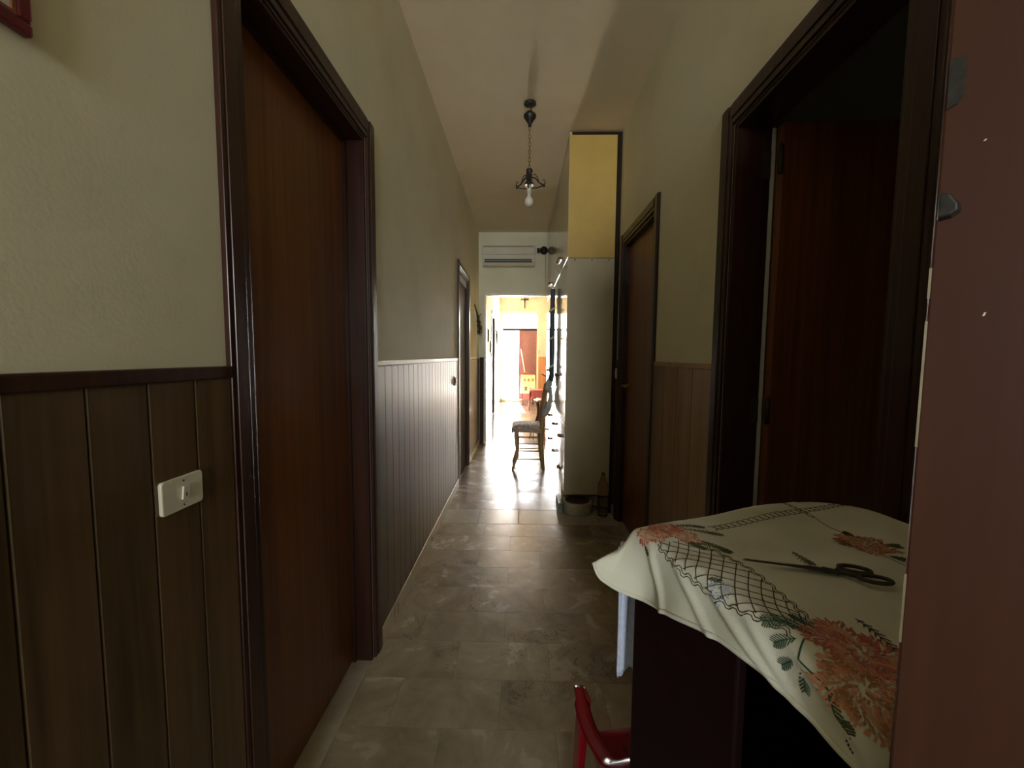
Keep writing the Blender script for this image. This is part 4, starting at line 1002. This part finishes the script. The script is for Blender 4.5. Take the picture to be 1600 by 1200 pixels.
obj('finger_loop', loop(0.815, 0.0115, 0.105, 0.0085, -0.05, (0.66, -0.002)), M['steel_dark'], sc_t)
obj('finger_loop', loop(0.885, -0.0095, 0.105, 0.0085, 0.02, (0.66, 0.001)), M['steel_dark'], sc_t)

# towel hanging below the cloth at the cabinet's far corner
def tw(u, v):
    z = 0.925 - v*0.235; w = 0.060 - 0.010*v
    a = -0.016 + 0.006*v + u*w; b = -0.035 - 0.012*math.sin(u*PI) + 0.004*math.sin(u*16+v*3)
    if v > 0.97: z += 0.006*math.sin(u*22)
    return TP(a, b, z)
tg = tag(obj('towel', MB().grid(tw, 24, 30), M['blue_towel'], solid=0.004), 'pale blue towel hanging below the tablecloth corner', 'towel')
obj('lace_edge', MB().grid(lambda u, v: Vector(tw(u, 0.985)) + Vector((0, 0, 0.004-v*0.010-0.003*abs(math.sin(u*14)))), 42, 2), M['blue_towel'], tg, solid=0.002)

# ------------------------------------------------------------------ child's red plastic armchair behind the cabinet
k_ = thing('armchair', 'small red plastic armchair on the floor behind the cabinet', 'chair', (0.28, 0.92, 0))
fwd = Vector((-0.19, 0.98, 0)).normalized(); rt = Vector((fwd.y, -fwd.x, 0))
cc = Vector((0.33, 0.895, 0))
def KP(r, f, z): return cc + rt*r + fwd*f + Vector((0, 0, z))
def seat_f(u, v):
    r = -0.13+0.26*u; f = -0.12+0.25*v
    return KP(r*(0.86+0.14*v), f, 0.255 + 0.014*abs(2*u-1)**3 + (0.0 if v < 0.92 else -0.05*(v-0.92)/0.08))
obj('seat', MB().grid(seat_f, 16, 16), M['red_plastic'], k_, solid=0.005)
for q in (-0.05, -0.018, 0.018, 0.05):
    obj('seat_slot', MB().obox(KP(q-0.002, -0.05, 0.2615), rt*0.003, fwd*0.11, (0, 0, 0.0012)), M['table_red'], k_)
for s in (-1, 1):
    for (f0, f1, zt_) in ((0.112, 0.125, 0.372), (-0.11, -0.15, 0.26)):
        m = MB(); 
        for (dr, df) in ((0, 0),):
            top = KP(s*(0.145 if f0 > 0 else 0.12), f0, zt_); bot = KP(s*0.155, f1, 0.0)
            m.add([tuple(p) for p in (top-rt*0.016*s-fwd*0.03, top+rt*0.008*s-fwd*0.03, top+rt*0.008*s+fwd*0.014, top-rt*0.016*s+fwd*0.014,
                                      bot-rt*0.012*s-fwd*0.014, bot+rt*0.008*s-fwd*0.014, bot+rt*0.008*s+fwd*0.014, bot-rt*0.012*s+fwd*0.014)],
                  [(0, 1, 2, 3), (7, 6, 5, 4), (0, 4, 5, 1), (1, 5, 6, 2), (2, 6, 7, 3), (3, 7, 4, 0)])
        obj('leg', m, M['red_plastic'], k_, 0.004)
# horseshoe arm and low back in one shell
def arm_path(t):      # t 0..1 from left front round the back to right front
    ang = PI*(1+t)    # behind
    if t < 0.3:  u = t/0.3; return (-0.150-0.010*math.sin(u*PI), 0.125-0.20*u, 0.378-0.012*math.sin(u*PI))
    if t > 0.7:  u = (1-t)/0.3; return (0.150+0.010*math.sin(u*PI), 0.125-0.20*u, 0.378-0.012*math.sin(u*PI))
    u = (t-0.3)/0.4; a = PI*u; return (-0.150*math.cos(a), -0.075-0.085*math.sin(a), 0.378+0.075*math.sin(a))
def arm_f(u, v):
    r, f, z = arm_path(u); r1, f1, z1 = arm_path(min(1, u+0.01)); r0, f0, z0 = arm_path(max(0, u-0.01))
    t = Vector((r1-r0, f1-f0, 0)); t = t.normalized() if t.length > 0 else Vector((0, 1, 0)); n = Vector((t.y, -t.x, 0)) # inward-ish
    w = 0.036 if u > 0.05 and u < 0.95 else 0.024
    o = (v-0.5)*w
    return KP(r+n.x*o, f+n.y*o, z - 6*o*o*2)
obj('arm_rest', MB().grid(arm_f, 60, 6), M['red_plastic'], k_, solid=0.006, label='curved glossy red arm')
def back_f(u, v):
    r, f, z = arm_path(0.14+u*0.72); zb_ = 0.262
    return KP(r*(0.84+0.16*v), f*(0.95+0.05*v) + (0.0), zb_+(z-zb_)*v)
obj('back_shell', MB().grid(back_f, 40, 8), M['red_plastic'], k_, solid=0.005)
